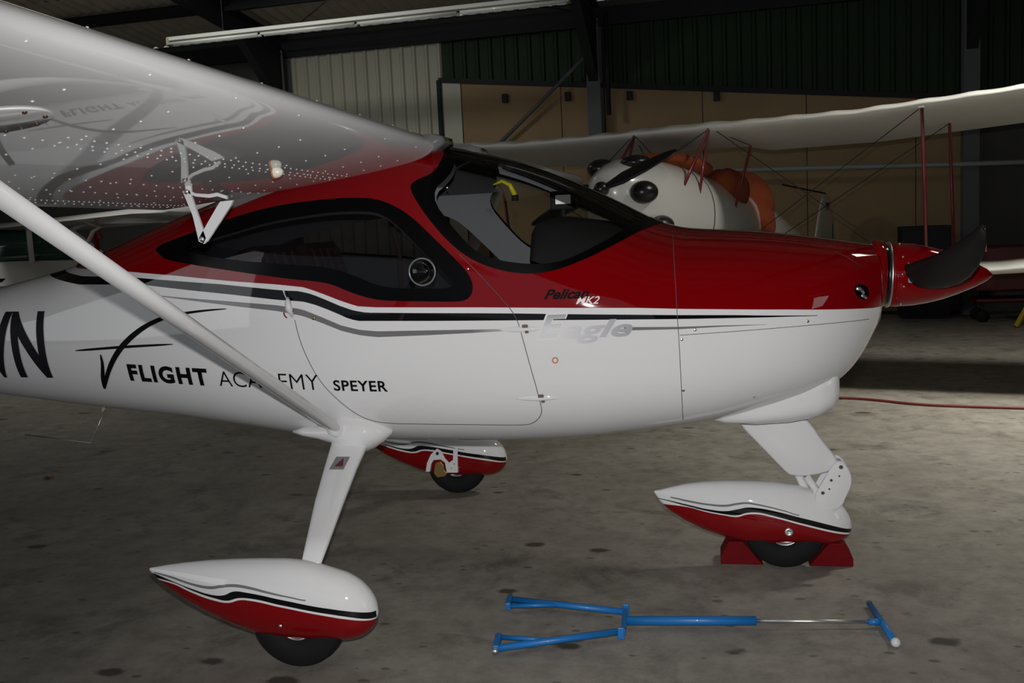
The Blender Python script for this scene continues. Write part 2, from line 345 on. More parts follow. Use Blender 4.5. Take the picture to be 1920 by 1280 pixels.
# measured shape data of the aircraft: [x, z] or [x, y, z] in metres
D = {
    'FUS': [[-4.35, 0.04, 1.27, 1.08, 1.17, 2.0, 2.1], [-3.8, 0.0974, 1.2843, 1.0178, 1.1604, 2.0, 2.1], [-3.2, 0.16, 1.3, 0.95, 1.15, 2.0, 2.1], [-2.4, 0.26, 1.3308, 0.87, 1.1265, 2.04, 2.18], [-1.9, 0.34, 1.323, 0.7999, 1.1118, 2.0733, 2.2467], [-1.5, 0.3971, 1.4031, 0.7528, 1.1, 2.1, 2.3], [-1.2, 0.44, 1.5036, 0.7225, 1.094, 2.45, 2.4], [-0.9, 0.482, 1.6042, 0.6968, 1.088, 2.8, 2.5], [-0.6, 0.518, 1.6883, 0.6587, 1.082, 3.55, 2.6], [-0.3, 0.542, 1.7619, 0.6165, 1.0822, 3.8, 2.7], [0.0, 0.5533, 1.8204, 0.5958, 1.0856, 3.8, 2.8], [0.2, 0.5567, 1.8503, 0.593, 1.0878, 3.8, 2.7867], [0.35, 0.5592, 1.8527, 0.5912, 1.0894, 3.6667, 2.7767], [0.5, 0.556, 1.8161, 0.5889, 1.0911, 3.2667, 2.7667], [0.65, 0.55, 1.775, 0.5881, 1.0928, 2.9125, 2.7567], [0.8, 0.544, 1.7177, 0.5945, 1.0944, 2.65, 2.7467], [0.95, 0.5342, 1.6475, 0.6017, 1.0961, 2.3875, 2.7367], [1.1, 0.5167, 1.5728, 0.6176, 1.0978, 2.2667, 2.7267], [1.22, 0.5028, 1.5016, 0.6303, 1.0991, 2.2267, 2.7187], [1.34, 0.4884, 1.4599, 0.6436, 1.1016, 2.1943, 2.7107], [1.5, 0.4634, 1.4458, 0.6706, 1.108, 2.1714, 2.7], [1.65, 0.44, 1.4325, 0.7028, 1.114, 2.15, 2.58], [1.8, 0.395, 1.4116, 0.7376, 1.12, 2.1286, 2.46], [1.9, 0.3467, 1.3949, 0.7702, 1.1481, 2.1143, 2.38], [2.0, 0.28, 1.3771, 0.8379, 1.1762, 2.1, 2.3], [2.07, 0.21, 1.3631, 0.9249, 1.1959, 2.0417, 2.125], [2.12, 0.16, 1.3517, 1.04, 1.21, 2.0, 2.0]],
    'RED': [[-1.0387, 1.3899], [-0.7072, 1.3602], [-0.4529, 1.3313], [-0.252, 1.3125], [-0.137, 1.2982], [-0.0987, 1.2864], [-0.0387, 1.2635], [0.0229, 1.2384], [0.0906, 1.2154], [0.1656, 1.2091], [0.5702, 1.1966], [1.1776, 1.172], [1.3493, 1.161], [1.7415, 1.1408], [1.9879, 1.1238], [2.08, 1.1167]],
    'BT': [[-0.9702, 1.3619], [-0.5053, 1.3209], [-0.2187, 1.2869], [-0.1541, 1.2828], [-0.0999, 1.2695], [-0.04, 1.2445], [0.0215, 1.2174], [0.0739, 1.199], [0.1266, 1.1891], [0.5691, 1.1741], [0.7346, 1.1676], [1.335, 1.1387], [1.5449, 1.1297], [1.8472, 1.1118]],
    'BB': [[-0.8996, 1.3294], [-0.7081, 1.3065], [-0.4564, 1.2774], [-0.2493, 1.2504], [-0.1409, 1.241], [-0.0891, 1.2268], [-0.0358, 1.2062], [0.0212, 1.1814], [0.0538, 1.1658], [0.0934, 1.1573], [0.3861, 1.1497], [0.8032, 1.1398], [1.3346, 1.1237], [1.5447, 1.1187], [1.7411, 1.1138], [1.8472, 1.1097]],
    'GT': [[-0.8431, 1.2862], [-0.7098, 1.2725], [-0.4585, 1.2492], [-0.2509, 1.229], [-0.1433, 1.209], [-0.0697, 1.1795], [0.0183, 1.1412], [0.091, 1.1225], [0.166, 1.1144], [0.384, 1.1133], [0.6285, 1.1104], [0.7875, 1.1076], [1.1657, 1.1001], [1.3338, 1.0945], [1.4853, 1.0931], [1.6559, 1.0894]],
    'GB': [[-0.8431, 1.284], [-0.7101, 1.2659], [-0.4599, 1.2319], [-0.2527, 1.2054], [-0.1452, 1.1834], [-0.0714, 1.1561], [0.0168, 1.12], [0.0895, 1.1013], [0.1644, 1.0912], [0.3829, 1.0946], [0.6279, 1.1001], [0.7872, 1.1015], [1.1653, 1.0879], [1.3336, 1.0854], [1.4852, 1.088], [1.6559, 1.0884]],
    'SW': [[-0.8483, 1.4736], [-0.8091, 1.4944], [-0.6728, 1.5269], [-0.5193, 1.5728], [-0.3458, 1.61], [-0.1814, 1.6316], [-0.0187, 1.6401], [0.1007, 1.6379], [0.1775, 1.6297], [0.2533, 1.601], [0.3295, 1.552], [0.4008, 1.4813], [0.4784, 1.4025], [0.5408, 1.3368], [0.5618, 1.287], [0.5581, 1.2504], [0.5362, 1.2266], [0.5002, 1.2196], [0.3542, 1.2264], [0.2045, 1.233], [0.1305, 1.2478], [0.0545, 1.2754], [-0.0044, 1.3025], [-0.067, 1.3171], [-0.1765, 1.3292], [-0.3349, 1.3535], [-0.5911, 1.3939], [-0.758, 1.4227], [-0.8018, 1.4415]],
    'WSO': [[0.3845, 0.2367, 1.8327], [0.4177, 0.3243, 1.8016], [0.4181, 0.3803, 1.773], [0.4071, 0.4466, 1.7185], [0.3269, 0.4823, 1.6886], [0.3142, 0.4949, 1.6662], [0.3452, 0.516, 1.6087], [0.4301, 0.5368, 1.4942], [0.5239, 0.5431, 1.4005], [0.6074, 0.5418, 1.3543], [0.6949, 0.5381, 1.3264], [0.7782, 0.5324, 1.3149], [0.859, 0.5219, 1.3195], [0.9508, 0.4986, 1.3452], [1.0588, 0.4489, 1.3876], [1.163, 0.354, 1.436], [1.2559, 0.1723, 1.4734]],
    'WSI': [[0.4344, 0.2303, 1.8215], [0.4705, 0.3649, 1.7645], [0.4688, 0.4374, 1.7051], [0.3939, 0.5011, 1.6331], [0.4982, 0.5303, 1.4911], [0.5796, 0.5376, 1.4042], [0.6529, 0.535, 1.3747], [0.7403, 0.5292, 1.3568], [0.8271, 0.5199, 1.3489], [0.9149, 0.5015, 1.3589], [1.0053, 0.4612, 1.3963], [1.1094, 0.3775, 1.445], [1.2034, 0.1789, 1.4952]],
    'SEAM_DOOR': [[0.5136, 1.3989], [0.5759, 1.3353], [0.6395, 1.2617], [0.7026, 1.1881], [0.7273, 1.1423], [0.7397, 1.0968], [0.7819, 0.9013], [0.7909, 0.8417], [0.7981, 0.7813], [0.7823, 0.7474], [0.7522, 0.7222], [0.7181, 0.7124], [0.5364, 0.7188], [0.317, 0.7241], [0.1368, 0.7276], [0.0543, 0.7545], [-0.0187, 0.8237], [-0.0939, 0.916], [-0.1437, 1.0265], [-0.1677, 1.1024], [-0.1789, 1.1671]],
    'SEAM_COWL': [[1.3126, 1.4356], [1.3235, 1.2778], [1.3277, 1.1658], [1.3337, 1.0184], [1.3362, 0.8487], [1.3354, 0.7069]],
    'SEAM_COWL2': [[1.3369, 1.063], [1.4847, 1.0668], [1.6812, 1.0739], [1.8819, 1.0784], [2.0578, 1.0769]],
    'FLIGHT': [[-0.9967, 0.9232], [-0.6017, 0.903], [-0.9625, 0.9909]],
    'ACAD': [[-0.5515, 0.8985], [-0.1, 0.8798], [-0.5316, 0.9658]],
    'SPEYER': [[-0.0374, 0.8795], [0.19, 0.8727], [-0.0284, 0.9221]],
    'VN': [[-1.626, 0.9389], [-1.4209, 0.9335], [-1.5593, 1.2193]],
    'EAGLE': [[0.8106, 1.0741], [1.1622, 1.0535], [0.85, 1.1383]],
    'PEL': [[0.8326, 1.218], [1.0036, 1.2172], [0.8538, 1.2535]],
    'MK': [[0.953, 1.1952], [1.0429, 1.1936], [0.9637, 1.2229]],
    'ARC': [[-1.1578, 0.8772], [-1.1169, 0.9368], [-1.0645, 1.0095], [-1.0103, 1.0675], [-0.9441, 1.1173], [-0.8724, 1.1573], [-0.7898, 1.1875], [-0.6965, 1.2038], [-0.5802, 1.2149], [-0.4806, 1.2193]],
    'TICK': [[-1.1243, 1.0353], [-1.1211, 0.9856], [-1.1608, 0.8772]],
    'HOR': [[-1.2559, 1.052], [-1.0047, 1.0675], [-0.748, 1.0773]],
    'MISC': {"bubble": [0.3666, 0.5555, 1.3395], "handle": [-0.2057, 0.5453, 1.2107], "lock": [-0.0976, 0.5496, 1.1737], "hinge1": [0.7566, 0.5456, 1.1065], "hinge2": [0.8003, 0.5079, 0.8324], "ring": [0.8655, 0.5364, 0.9837], "s1": [1.3424, 0.4869, 1.0465], "s2": [1.3421, 0.4474, 0.8461], "s3": [1.3926, 0.4801, 1.0809], "s4": [1.8086, 0.3878, 1.0923], "inlet": [2.0257, 0.2516, 1.1837], "ant": [-1.2403, 0.2445, 0.7691]},
    'PANT': [[-0.5521, 0.0057, 0.3372, 0.3256, 0.3332, 2.1, 2.2], [-0.5265, 0.0133, 0.3417, 0.2994, 0.3292, 2.1, 2.2], [-0.4837, 0.0256, 0.3497, 0.2659, 0.3226, 2.1, 2.2], [-0.4154, 0.0437, 0.3593, 0.2224, 0.312, 2.1, 2.2], [-0.3299, 0.0627, 0.3683, 0.179, 0.2988, 2.1, 2.2], [-0.2273, 0.0798, 0.3749, 0.1378, 0.2828, 2.1, 2.2], [-0.1248, 0.0902, 0.3791, 0.1069, 0.2669, 2.1, 2.2], [-0.0222, 0.095, 0.3806, 0.1006, 0.251, 2.1, 2.2], [0.0632, 0.0931, 0.3731, 0.0994, 0.2378, 2.1, 2.2], [0.1401, 0.0893, 0.3514, 0.1029, 0.2258, 2.1, 2.2], [0.1914, 0.0847, 0.337, 0.1012, 0.2179, 2.1, 2.2], [0.2256, 0.0759, 0.3193, 0.108, 0.2126, 2.1, 2.2], [0.247, 0.0673, 0.3038, 0.1166, 0.2092, 2.1, 2.2], [0.2641, 0.0577, 0.2877, 0.1271, 0.2066, 2.1, 2.2], [0.2769, 0.0482, 0.2723, 0.1383, 0.2046, 2.1, 2.2], [0.2871, 0.0379, 0.2563, 0.1508, 0.203, 2.1, 2.2], [0.2948, 0.0272, 0.24, 0.1644, 0.2018, 2.1, 2.2], [0.3, 0.0158, 0.2232, 0.1793, 0.201, 2.1, 2.2], [0.3025, 0.0036, 0.2046, 0.1966, 0.2006, 2.1, 2.2]],
    'NPANT': [[1.1932, 0.0051, 0.3263, 0.3179, 0.3223, 2.1, 2.2], [1.2178, 0.0119, 0.3307, 0.2755, 0.3179, 2.1, 2.2], [1.2588, 0.023, 0.3423, 0.2367, 0.3106, 2.1, 2.2], [1.3245, 0.0391, 0.3583, 0.1933, 0.2989, 2.1, 2.2], [1.4066, 0.0561, 0.369, 0.1515, 0.2843, 2.1, 2.2], [1.505, 0.0714, 0.3746, 0.121, 0.2668, 2.1, 2.2], [1.6035, 0.0808, 0.3741, 0.099, 0.2492, 2.1, 2.2], [1.702, 0.085, 0.3699, 0.1011, 0.2317, 2.1, 2.2], [1.784, 0.0833, 0.3585, 0.1052, 0.217, 2.1, 2.2], [1.8579, 0.0799, 0.3365, 0.1059, 0.2039, 2.1, 2.2], [1.9071, 0.0758, 0.3209, 0.1022, 0.1951, 2.1, 2.2], [1.94, 0.0679, 0.302, 0.106, 0.1892, 2.1, 2.2], [1.9605, 0.0602, 0.2855, 0.1118, 0.1856, 2.1, 2.2], [1.9769, 0.0516, 0.2684, 0.1194, 0.1827, 2.1, 2.2], [1.9892, 0.0431, 0.252, 0.1277, 0.1805, 2.1, 2.2], [1.999, 0.0339, 0.2351, 0.1371, 0.1787, 2.1, 2.2], [2.0064, 0.0243, 0.2177, 0.1476, 0.1774, 2.1, 2.2], [2.0114, 0.0141, 0.2, 0.1592, 0.1765, 2.1, 2.2], [2.0138, 0.0032, 0.1801, 0.1721, 0.1761, 2.1, 2.2]],
    'PLR': [[-0.4544, 0.2931], [-0.3603, 0.268], [-0.2699, 0.2495], [-0.2163, 0.2469], [-0.1629, 0.2613], [-0.1288, 0.2614], [-0.0156, 0.2438], [0.0994, 0.2227], [0.2106, 0.2026], [0.2921, 0.1827]],
    'PLB': [[-0.4535, 0.299], [-0.3589, 0.2764], [-0.2685, 0.2587], [-0.2197, 0.2546], [-0.1707, 0.2678], [-0.1281, 0.2692], [-0.015, 0.2515], [0.1003, 0.2307], [0.2113, 0.2118], [0.2991, 0.1864]],
    'PLBT': [[-0.5439, 0.3216], [-0.4527, 0.304], [-0.3576, 0.2833], [-0.2668, 0.2702], [-0.2302, 0.2739], [-0.1862, 0.2906], [-0.1437, 0.2895], [-0.0141, 0.2704], [0.1012, 0.2494], [0.2122, 0.2313], [0.301, 0.2091]],
    'PLG': [[-0.5317, 0.3247], [-0.4508, 0.3157], [-0.3554, 0.2996], [-0.2824, 0.294], [-0.2372, 0.3025], [-0.1947, 0.3077], [-0.1439, 0.3054], [-0.0539, 0.2909], [0.0251, 0.2783], [0.0788, 0.2692]],
    'PLGT': [[-0.5316, 0.3263], [-0.4504, 0.3205], [-0.3549, 0.3052], [-0.2817, 0.3019], [-0.2375, 0.3096], [-0.195, 0.3148], [-0.1445, 0.3123], [-0.0538, 0.2953], [0.025, 0.2803], [0.0789, 0.2707]],
    'NLR': [[1.3285, 0.266], [1.4238, 0.2476], [1.4944, 0.2382], [1.5411, 0.2343], [1.582, 0.2467], [1.6226, 0.2498], [1.68, 0.2392], [1.7943, 0.2078], [1.9083, 0.1766]],
    'NLB': [[1.2096, 0.2914], [1.3286, 0.2706], [1.4239, 0.2528], [1.4945, 0.244], [1.5412, 0.2419], [1.5822, 0.2541], [1.6227, 0.2571], [1.6802, 0.2463], [1.7943, 0.2153], [1.9083, 0.1847]],
    'NLBT': [[1.2099, 0.2946], [1.3288, 0.2775], [1.4241, 0.2617], [1.4948, 0.2584], [1.5418, 0.2678], [1.5826, 0.2771], [1.6232, 0.2762], [1.6806, 0.2672], [1.7947, 0.2381], [1.9085, 0.2072], [2.0107, 0.1733]],
    'NLG': [[1.2626, 0.3038], [1.3292, 0.2927], [1.4246, 0.2817], [1.4953, 0.2799], [1.5422, 0.2894], [1.5831, 0.2946], [1.6235, 0.2896], [1.6809, 0.2789], [1.738, 0.2646], [1.7949, 0.248]],
    'NLGT': [[1.2627, 0.3063], [1.3293, 0.2977], [1.4247, 0.2867], [1.4954, 0.286], [1.5424, 0.2952], [1.5832, 0.2992], [1.6236, 0.2937], [1.681, 0.2817], [1.738, 0.2664], [1.7949, 0.2493]],
    'SWI': [[-0.6981, 1.4776], [-0.4886, 1.5261], [-0.2911, 1.5688], [-0.0561, 1.5935], [0.1258, 1.5929], [0.2038, 1.5766], [0.2694, 1.5323], [0.3638, 1.4318], [0.4451, 1.3467], [0.495, 1.2875], [0.4797, 1.2737], [0.4309, 1.2672], [0.2378, 1.2758], [0.1621, 1.2949], [0.0759, 1.3354], [-0.0344, 1.3707], [-0.1945, 1.3828], [-0.4328, 1.4081], [-0.6375, 1.4409]],
}
# ================================================================= THE RED AND WHITE AIRCRAFT
# stations: [x, half width, top z, bottom z, z of greatest width, exponent above, exponent below]
def smoothed(tab, n=1300, sg=9):
    T = np.array(tab); ss = np.linspace(T[0, 0], T[-1, 0], n); k = np.exp(-.5*(np.arange(-30, 31)/sg)**2); k /= k.sum()
    return ss, np.stack([np.convolve(np.pad(np.interp(ss, T[:, 0], T[:, j]), 30, mode='reflect', reflect_type='odd'), k, 'valid') for j in range(1, 7)], 1)
FS, FP = smoothed(D['FUS'])
def fpar(x): return [float(np.interp(x, FS, FP[:, j])) for j in range(6)]
def fP(x, th, off=0.0, P=None):
    """point on the fuselage skin at station x, angle th (-90 keel, 0 near side, 90 roof, 180 far side)"""
    w, zt, zb, zm, nu, nl = P or fpar(x); c, s = math.cos(th), math.sin(th)
    h, n = (zt-zm, nu) if s >= 0 else (zm-zb, nl)
    r = (abs(c/w)**n + abs(s/h)**n)**(-1/n) + off
    return Vector((x, -c*r, zm+s*r))
def fth(x, z):
    """angle of the near-side skin point at height z"""
    w, zt, zb, zm, nu, nl = fpar(x)
    if z >= zm: q = min((z-zm)/(zt-zm), .9999); t = w*(1-q**nu)**(1/nu)
    else: q = min((zm-z)/(zm-zb), .9999); t = w*(1-q**nl)**(1/nl)
    return math.atan2(z-zm, t)
def fSZ(x, z, off=0.0): return fP(x, fth(x, z), off)
AC = empty('light_aircraft', (0, 0, 0), 0, 'red and white high-wing light aircraft with black stripe, parked nearest the camera', 'airplane')
def to_xth(pts3): return [(p[0], math.atan2(p[2]-fpar(p[0])[3], p[1])) for p in pts3]
def mirror(poly): return [(x, math.pi-t) for x, t in poly][::-1]
def inpoly(p, poly):
    x, y = p; c = False; n = len(poly); j = n-1
    for i in range(n):
        xi, yi = poly[i]; xj, yj = poly[j]
        if (yi > y) != (yj > y) and x < (xj-xi)*(y-yi)/(yj-yi)+xi: c = not c
        j = i
    return c
def chaikin(poly, it=2, closed=True):
    for _ in range(it):
        q = []; n = len(poly)
        for i in range(n if closed else n-1):
            a = Vector(poly[i]); b_ = Vector(poly[(i+1) % n]); q += [tuple(a*.75+b_*.25), tuple(a*.25+b_*.75)]
        poly = q if closed else [tuple(poly[0])]+q+[tuple(poly[-1])]
    return poly
def offset(poly, d):
    """grow (d>0) a closed outline given in (x, angle); angle is scaled to metres"""
    K = .55; P = [Vector((x, t*K)) for x, t in poly]; n = len(P)
    A = sum(P[i].x*P[(i+1) % n].y-P[(i+1) % n].x*P[i].y for i in range(n)); sg = 1 if A > 0 else -1; out = []
    for i in range(n):
        e = (P[(i+1) % n]-P[i-1]); e.normalize(); nn = Vector((e.y, -e.x))*sg; q = P[i]+nn*d; out.append((q.x, q.y/K))
    return out
def patch(name, m, outer, hole=None, off=.002, step=.035, parent=None, thick=0, par=None):
    """skin panel between an outer outline and an optional hole, lying on the fuselage skin"""
    K = .55; V = []; E = []
    def ring(pl):
        b0 = len(V); V.extend(Vector((x, t*K)) for x, t in pl); E.extend((b0+i, b0+(i+1) % len(pl)) for i in range(len(pl)))
    ring(outer)
    if hole: ring(hole)
    xs = [p[0] for p in outer]; ts = [p[1]*K for p in outer]; y = min(ts)+step/2
    mn = lambda q: min((q-v).length for v in V[:len(outer)+(len(hole) if hole else 0)])
    grid = []
    while y < max(ts):
        x = min(xs)+step/2
        while x < max(xs):
            if inpoly((x, y/K), outer) and not (hole and inpoly((x, y/K), hole)):
                q = Vector((x, y))
                if mn(q) > step*.35: grid.append(q)
            x += step
        y += step
    r = delaunay_2d_cdt(V+grid, E, [], 0, 1e-6); vs = r[0]; fs = []
    for f in r[2]:
        c = sum((vs[i] for i in f), Vector((0, 0)))/len(f); q = (c.x, c.y/K)
        if inpoly(q, outer) and not (hole and inpoly(q, hole)): fs.append(tuple(f))
    P3 = [fP(v.x, v.y/K, off) for v in vs]
    me = bpy.data.meshes.new(name); me.from_pydata([tuple(p) for p in P3], [], fs); me.update()
    bm = bmesh.new(); bm.from_mesh(me)
    for f in bm.faces:
        c = f.calc_center_median(); f.normal_update()
        if f.normal.dot(c-Vector((c.x, 0, 1.15))) < 0: f.normal_flip()
    bmesh.ops.delete(bm, geom=[v for v in bm.verts if not v.link_faces], context='VERTS')
    bm.to_mesh(me); bm.free(); me.shade_smooth()
    return link(name, me, m, parent or AC)
# window outlines
SWo = chaikin([(x, fth(x, z)) for x, z in D['SW']], 2); SWi = chaikin([(x, fth(x, z)) for x, z in D['SWI']], 2)
def wsloop(pts, rear=None, front=None):
    near = to_xth(pts); far = [(x, math.pi-t) for x, t in near][::-1]
    mid = lambda a, dx: [((a[0]+dx), math.pi/2)]
    return chaikin(near+mid(near[-1], .012)+far+mid(near[0], rear), 2)
WSo = wsloop(D['WSO'], -.03); WSi = wsloop(D['WSI'], .02)
def halfway(a, d): return offset(a, d)
cuts = [offset(SWo, -.018), offset(mirror(SWo), -.018), offset(WSo, -.018)]
cutsL = [offset(SWi, .02), offset(mirror(SWi), .02), offset(WSi, .012)]
def shell(name, m, x0, x1, dx, nth, off, cuts, parent):
    xs = np.arange(x0, x1+1e-6, dx); ths = np.linspace(-math.pi/2, 1.5*math.pi, nth+1)[:-1]; V = []; F = []
    for x in xs:
        P = fpar(x)
        for t in ths: V.append(fP(x, t, off, P))
    bb = [(min(p[0] for p in c), max(p[0] for p in c)) for c in cuts]
    for i in range(len(xs)-1):
        xm = xs[i]+dx/2; act = [c for c, b_ in zip(cuts, bb) if b_[0] < xm < b_[1]]
        for k in range(nth):
            tm = ths[k]+math.pi/nth
            if act and any(inpoly((xm, tm), c) for c in act): continue
            k2 = (k+1) % nth; F.append((i*nth+k, i*nth+k2, (i+1)*nth+k2, (i+1)*nth+k))
    V.append(sum((V[k] for k in range(nth)), Vector())/nth); V.append(sum((V[(len(xs)-1)*nth+k] for k in range(nth)), Vector())/nth)
    for k in range(nth):
        k2 = (k+1) % nth; F.append((len(V)-2, k2, k)); b0 = (len(xs)-1)*nth; F.append((len(V)-1, b0+k, b0+k2))
    o = mesh(name, V, F, m, parent, True); return o
M_liv = livery('fuselage_livery', -4.35, 2.15, .8, 1.9, [(-1.6, 1.50), (-1.35, 1.405)]+D['RED']+[(2.13, 1.12)],
               [(-4.3, 1.62), (-1.9, 1.45), (-1.25, 1.37)]+D['BT'], [(-4.3, 1.60), (-1.9, 1.42), (-1.25, 1.335)]+D['BB'], D['GT'], D['GB'], True, 1.85, (.55, .80, 1.13), -1.75)
fus = shell('fuselage', M_liv, -4.35, 2.115, .015, 200, 0, cuts, AC)
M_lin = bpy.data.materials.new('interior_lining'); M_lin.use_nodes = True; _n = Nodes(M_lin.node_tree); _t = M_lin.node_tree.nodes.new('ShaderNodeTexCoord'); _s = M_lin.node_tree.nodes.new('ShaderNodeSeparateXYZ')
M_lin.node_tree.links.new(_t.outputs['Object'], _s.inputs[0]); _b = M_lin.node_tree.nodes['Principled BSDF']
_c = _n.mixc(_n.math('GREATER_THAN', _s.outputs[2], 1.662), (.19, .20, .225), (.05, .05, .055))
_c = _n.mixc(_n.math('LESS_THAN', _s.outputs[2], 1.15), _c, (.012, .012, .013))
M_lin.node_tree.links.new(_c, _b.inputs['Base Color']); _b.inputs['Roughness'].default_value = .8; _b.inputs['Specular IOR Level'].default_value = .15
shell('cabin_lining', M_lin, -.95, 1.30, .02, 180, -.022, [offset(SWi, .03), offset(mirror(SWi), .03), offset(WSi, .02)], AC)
for far in (False, True):
    so, si = (mirror(SWo), mirror(SWi)) if far else (SWo, SWi)
    patch('window_border', M_frit, so, offset(si, -.004), .0022)
    patch('side_window', M_tint, offset(si, .006), None, .0012)
    patch('window_trim', M_lin, offset(si, .045), offset(si, -.003), -.019)
    seal = patch('window_seal', M_dark, offset(si, .012), offset(si, .004), -.0175)
patch('windscreen_border', M_frit, WSo, WSi, .0024)
patch('windscreen', M_clear, offset(WSi, .01), None, .0012, step=.03)
patch('windscreen_trim', M_lin, offset(WSi, .035), offset(WSi, -.002), -.019)
# thin gaps: doors, cowling
def seam(name, pts, wd=.004, m=M_seam, parent=None, closed=False, lift=.0016):
    P = chaikin([tuple(p) for p in pts], 2, closed); Q = [fSZ(x, z, lift) for x, z in P]; V = []; F = []
    for i, q in enumerate(Q):
        d = (Q[min(i+1, len(Q)-1)]-Q[max(i-1, 0)]).normalized(); nrm = Vector((0, -1, .0)); s_ = d.cross(nrm).normalized()*wd/2
        a, b_ = q+s_, q-s_; xa, xb = fSZ(a.x, a.z, lift), fSZ(b_.x, b_.z, lift); V += [xa, xb]
    for i in range(len(Q)-1): F.append((2*i, 2*i+1, 2*i+3, 2*i+2))
    return mesh(name, V, F, m, parent or AC)
seam('door_gap', D['SEAM_DOOR'], .0028)
seam('cowling_gap', D['SEAM_COWL'], .0024); seam('cowling_gap', D['SEAM_COWL2'], .0022)
M_crease = mat('dark_red_edge', (.07, .003, .006), .5)
seam('cowling_gap', [(1.34, 1.415), (1.6, 1.40), (1.85, 1.37), (1.97, 1.325), (2.04, 1.27)], .003, M_crease)
# ---------------------------------------------------------------- lettering
def lettering(name, txt, m, x0, z0, width, cap, bold=0.0, shear=0.0, slope=0.0, space=1.0, parent=None, lift=.0026, taper=None):
    cu = bpy.data.curves.new(name, 'FONT'); cu.body = txt; cu.offset = bold; cu.shear = shear; cu.space_character = space; cu.resolution_u = 5
    to = bpy.data.objects.new(name, cu); COL.objects.link(to); bpy.context.view_layer.update()
    me = bpy.data.meshes.new_from_object(to.evaluated_get(bpy.context.evaluated_depsgraph_get())); bpy.data.objects.remove(to)
    bm = bmesh.new(); bm.from_mesh(me); bmesh.ops.triangulate(bm, faces=bm.faces)
    xs = [v.co.x for v in bm.verts]; mn, mx = min(xs), max(xs); capz = max(v.co.y for v in bm.verts if True); base = 0
    kx, kz = width/(mx-mn), cap/(.70 if not any(c in 'gy' for c in txt) else .73)
    for v in bm.verts: v.co = Vector(((v.co.x-mn)*kx, v.co.y*kz, 0))
    for _ in range(4):
        L = [e for e in bm.edges if e.calc_length() > .03]
        if not L: break
        bmesh.ops.subdivide_edges(bm, edges=L, cuts=1); bmesh.ops.triangulate(bm, faces=bm.faces)
    for v in bm.verts:
        x, z = v.co.x, v.co.y; v.co = fSZ(x0+x, z0+z+slope*x, lift)
    for f in bm.faces:
        f.normal_update()
        if f.normal.y > 0: f.normal_flip()
    bm.to_mesh(me); bm.free(); me.name = name; return link(name, me, m, parent or AC)
M_ink = mat('black_lettering', (.005, .005, .006), .6, spec=.05)
M_ink2 = mat('dark_violet_black_lettering', (.012, .011, .017), .5, spec=.1)
def put(txt, key, m, **k):
    a, b_, t = D[key]; return lettering('lettering', txt, m, a[0], a[1], b_[0]-a[0], t[1]-a[1], slope=(b_[1]-a[1])/(b_[0]-a[0]), **k)
put('FLIGHT', 'FLIGHT', M_ink, bold=.046, shear=.0, space=1.2)
put('ACADEMY', 'ACAD', M_ink, bold=-.008)
put('SPEYER', 'SPEYER', M_ink, bold=.022, space=1.08)
a, b_, t = D['VN']
lettering('lettering', 'VN', M_ink2, a[0]-(b_[0]-a[0])*.83, a[1], (b_[0]-a[0])*1.83, t[1]-a[1], bold=.03, shear=0)
put('Pelican', 'PEL', M_ink, bold=.03, shear=.45)
put('MK2', 'MK', mat('pink_white_script', (.62, .5, .52), .4), bold=.01, shear=.4)
def fading(name, axis, lo, hi, amax):
    """silver fading to near white along one direction"""
    m = mat(name, WHITE, .5, spec=.1); nt = m.node_tree; N = Nodes(nt); t = nt.nodes.new('ShaderNodeTexCoord'); sp = nt.nodes.new('ShaderNodeSeparateXYZ'); nt.links.new(t.outputs['Object'], sp.inputs[0])
    f = N.math('MULTIPLY', N.math('DIVIDE', N.math('SUBTRACT', sp.outputs[axis], lo), hi-lo, True), amax)
    nt.links.new(N.mixc(f, (.66, .66, .69), (.34, .345, .37)), nt.nodes['Principled BSDF'].inputs['Base Color']); return m
a, b_, t = D['EAGLE']
lettering('lettering', 'E', fading('fading_silver_e', 2, a[1]+.035, a[1]+.085, 1), a[0]-.006, a[1], .112, .083, bold=.028, shear=.35, lift=.0034)
lettering('lettering', 'E', mat('white_outline', WHITE, .5, spec=.1), a[0]-.016, a[1]-.006, .131, .095, bold=.055, shear=.35, lift=.0028)
lettering('lettering', 'agle', fading('fading_silver', 0, a[0]+.10, b_[0], 1), a[0]+.085, a[1]-.005, (b_[0]-a[0])-.085, .066, bold=.03, shear=.35, space=1.0, lift=.0034)
def brush(pts, wds, m=M_ink, n=3):
    P = chaikin([tuple(p) for p in pts], n, False); V = []; F = []; tot = len(P)-1
    for i, p in enumerate(P):
        q = Vector(p); d = (Vector(P[min(i+1, tot)])-Vector(P[max(i-1, 0)])).normalized(); wd = float(np.interp(i/tot, np.linspace(0, 1, len(wds)), wds))/2
        s_ = Vector((-d.y, d.x))*wd; V += [fSZ(*(q+s_), .0026), fSZ(*(q-s_), .0026)]
    for i in range(tot): F.append((2*i, 2*i+2, 2*i+3, 2*i+1))
    return mesh('swoosh', V, F, m, AC)
brush(D['ARC'], [.004, .018, .024, .026, .024, .020, .016, .011, .007, .002])
brush(D['TICK'], [.003, .014, .022, .006]); brush(D['HOR'], [.003, .010, .012, .009, .002])
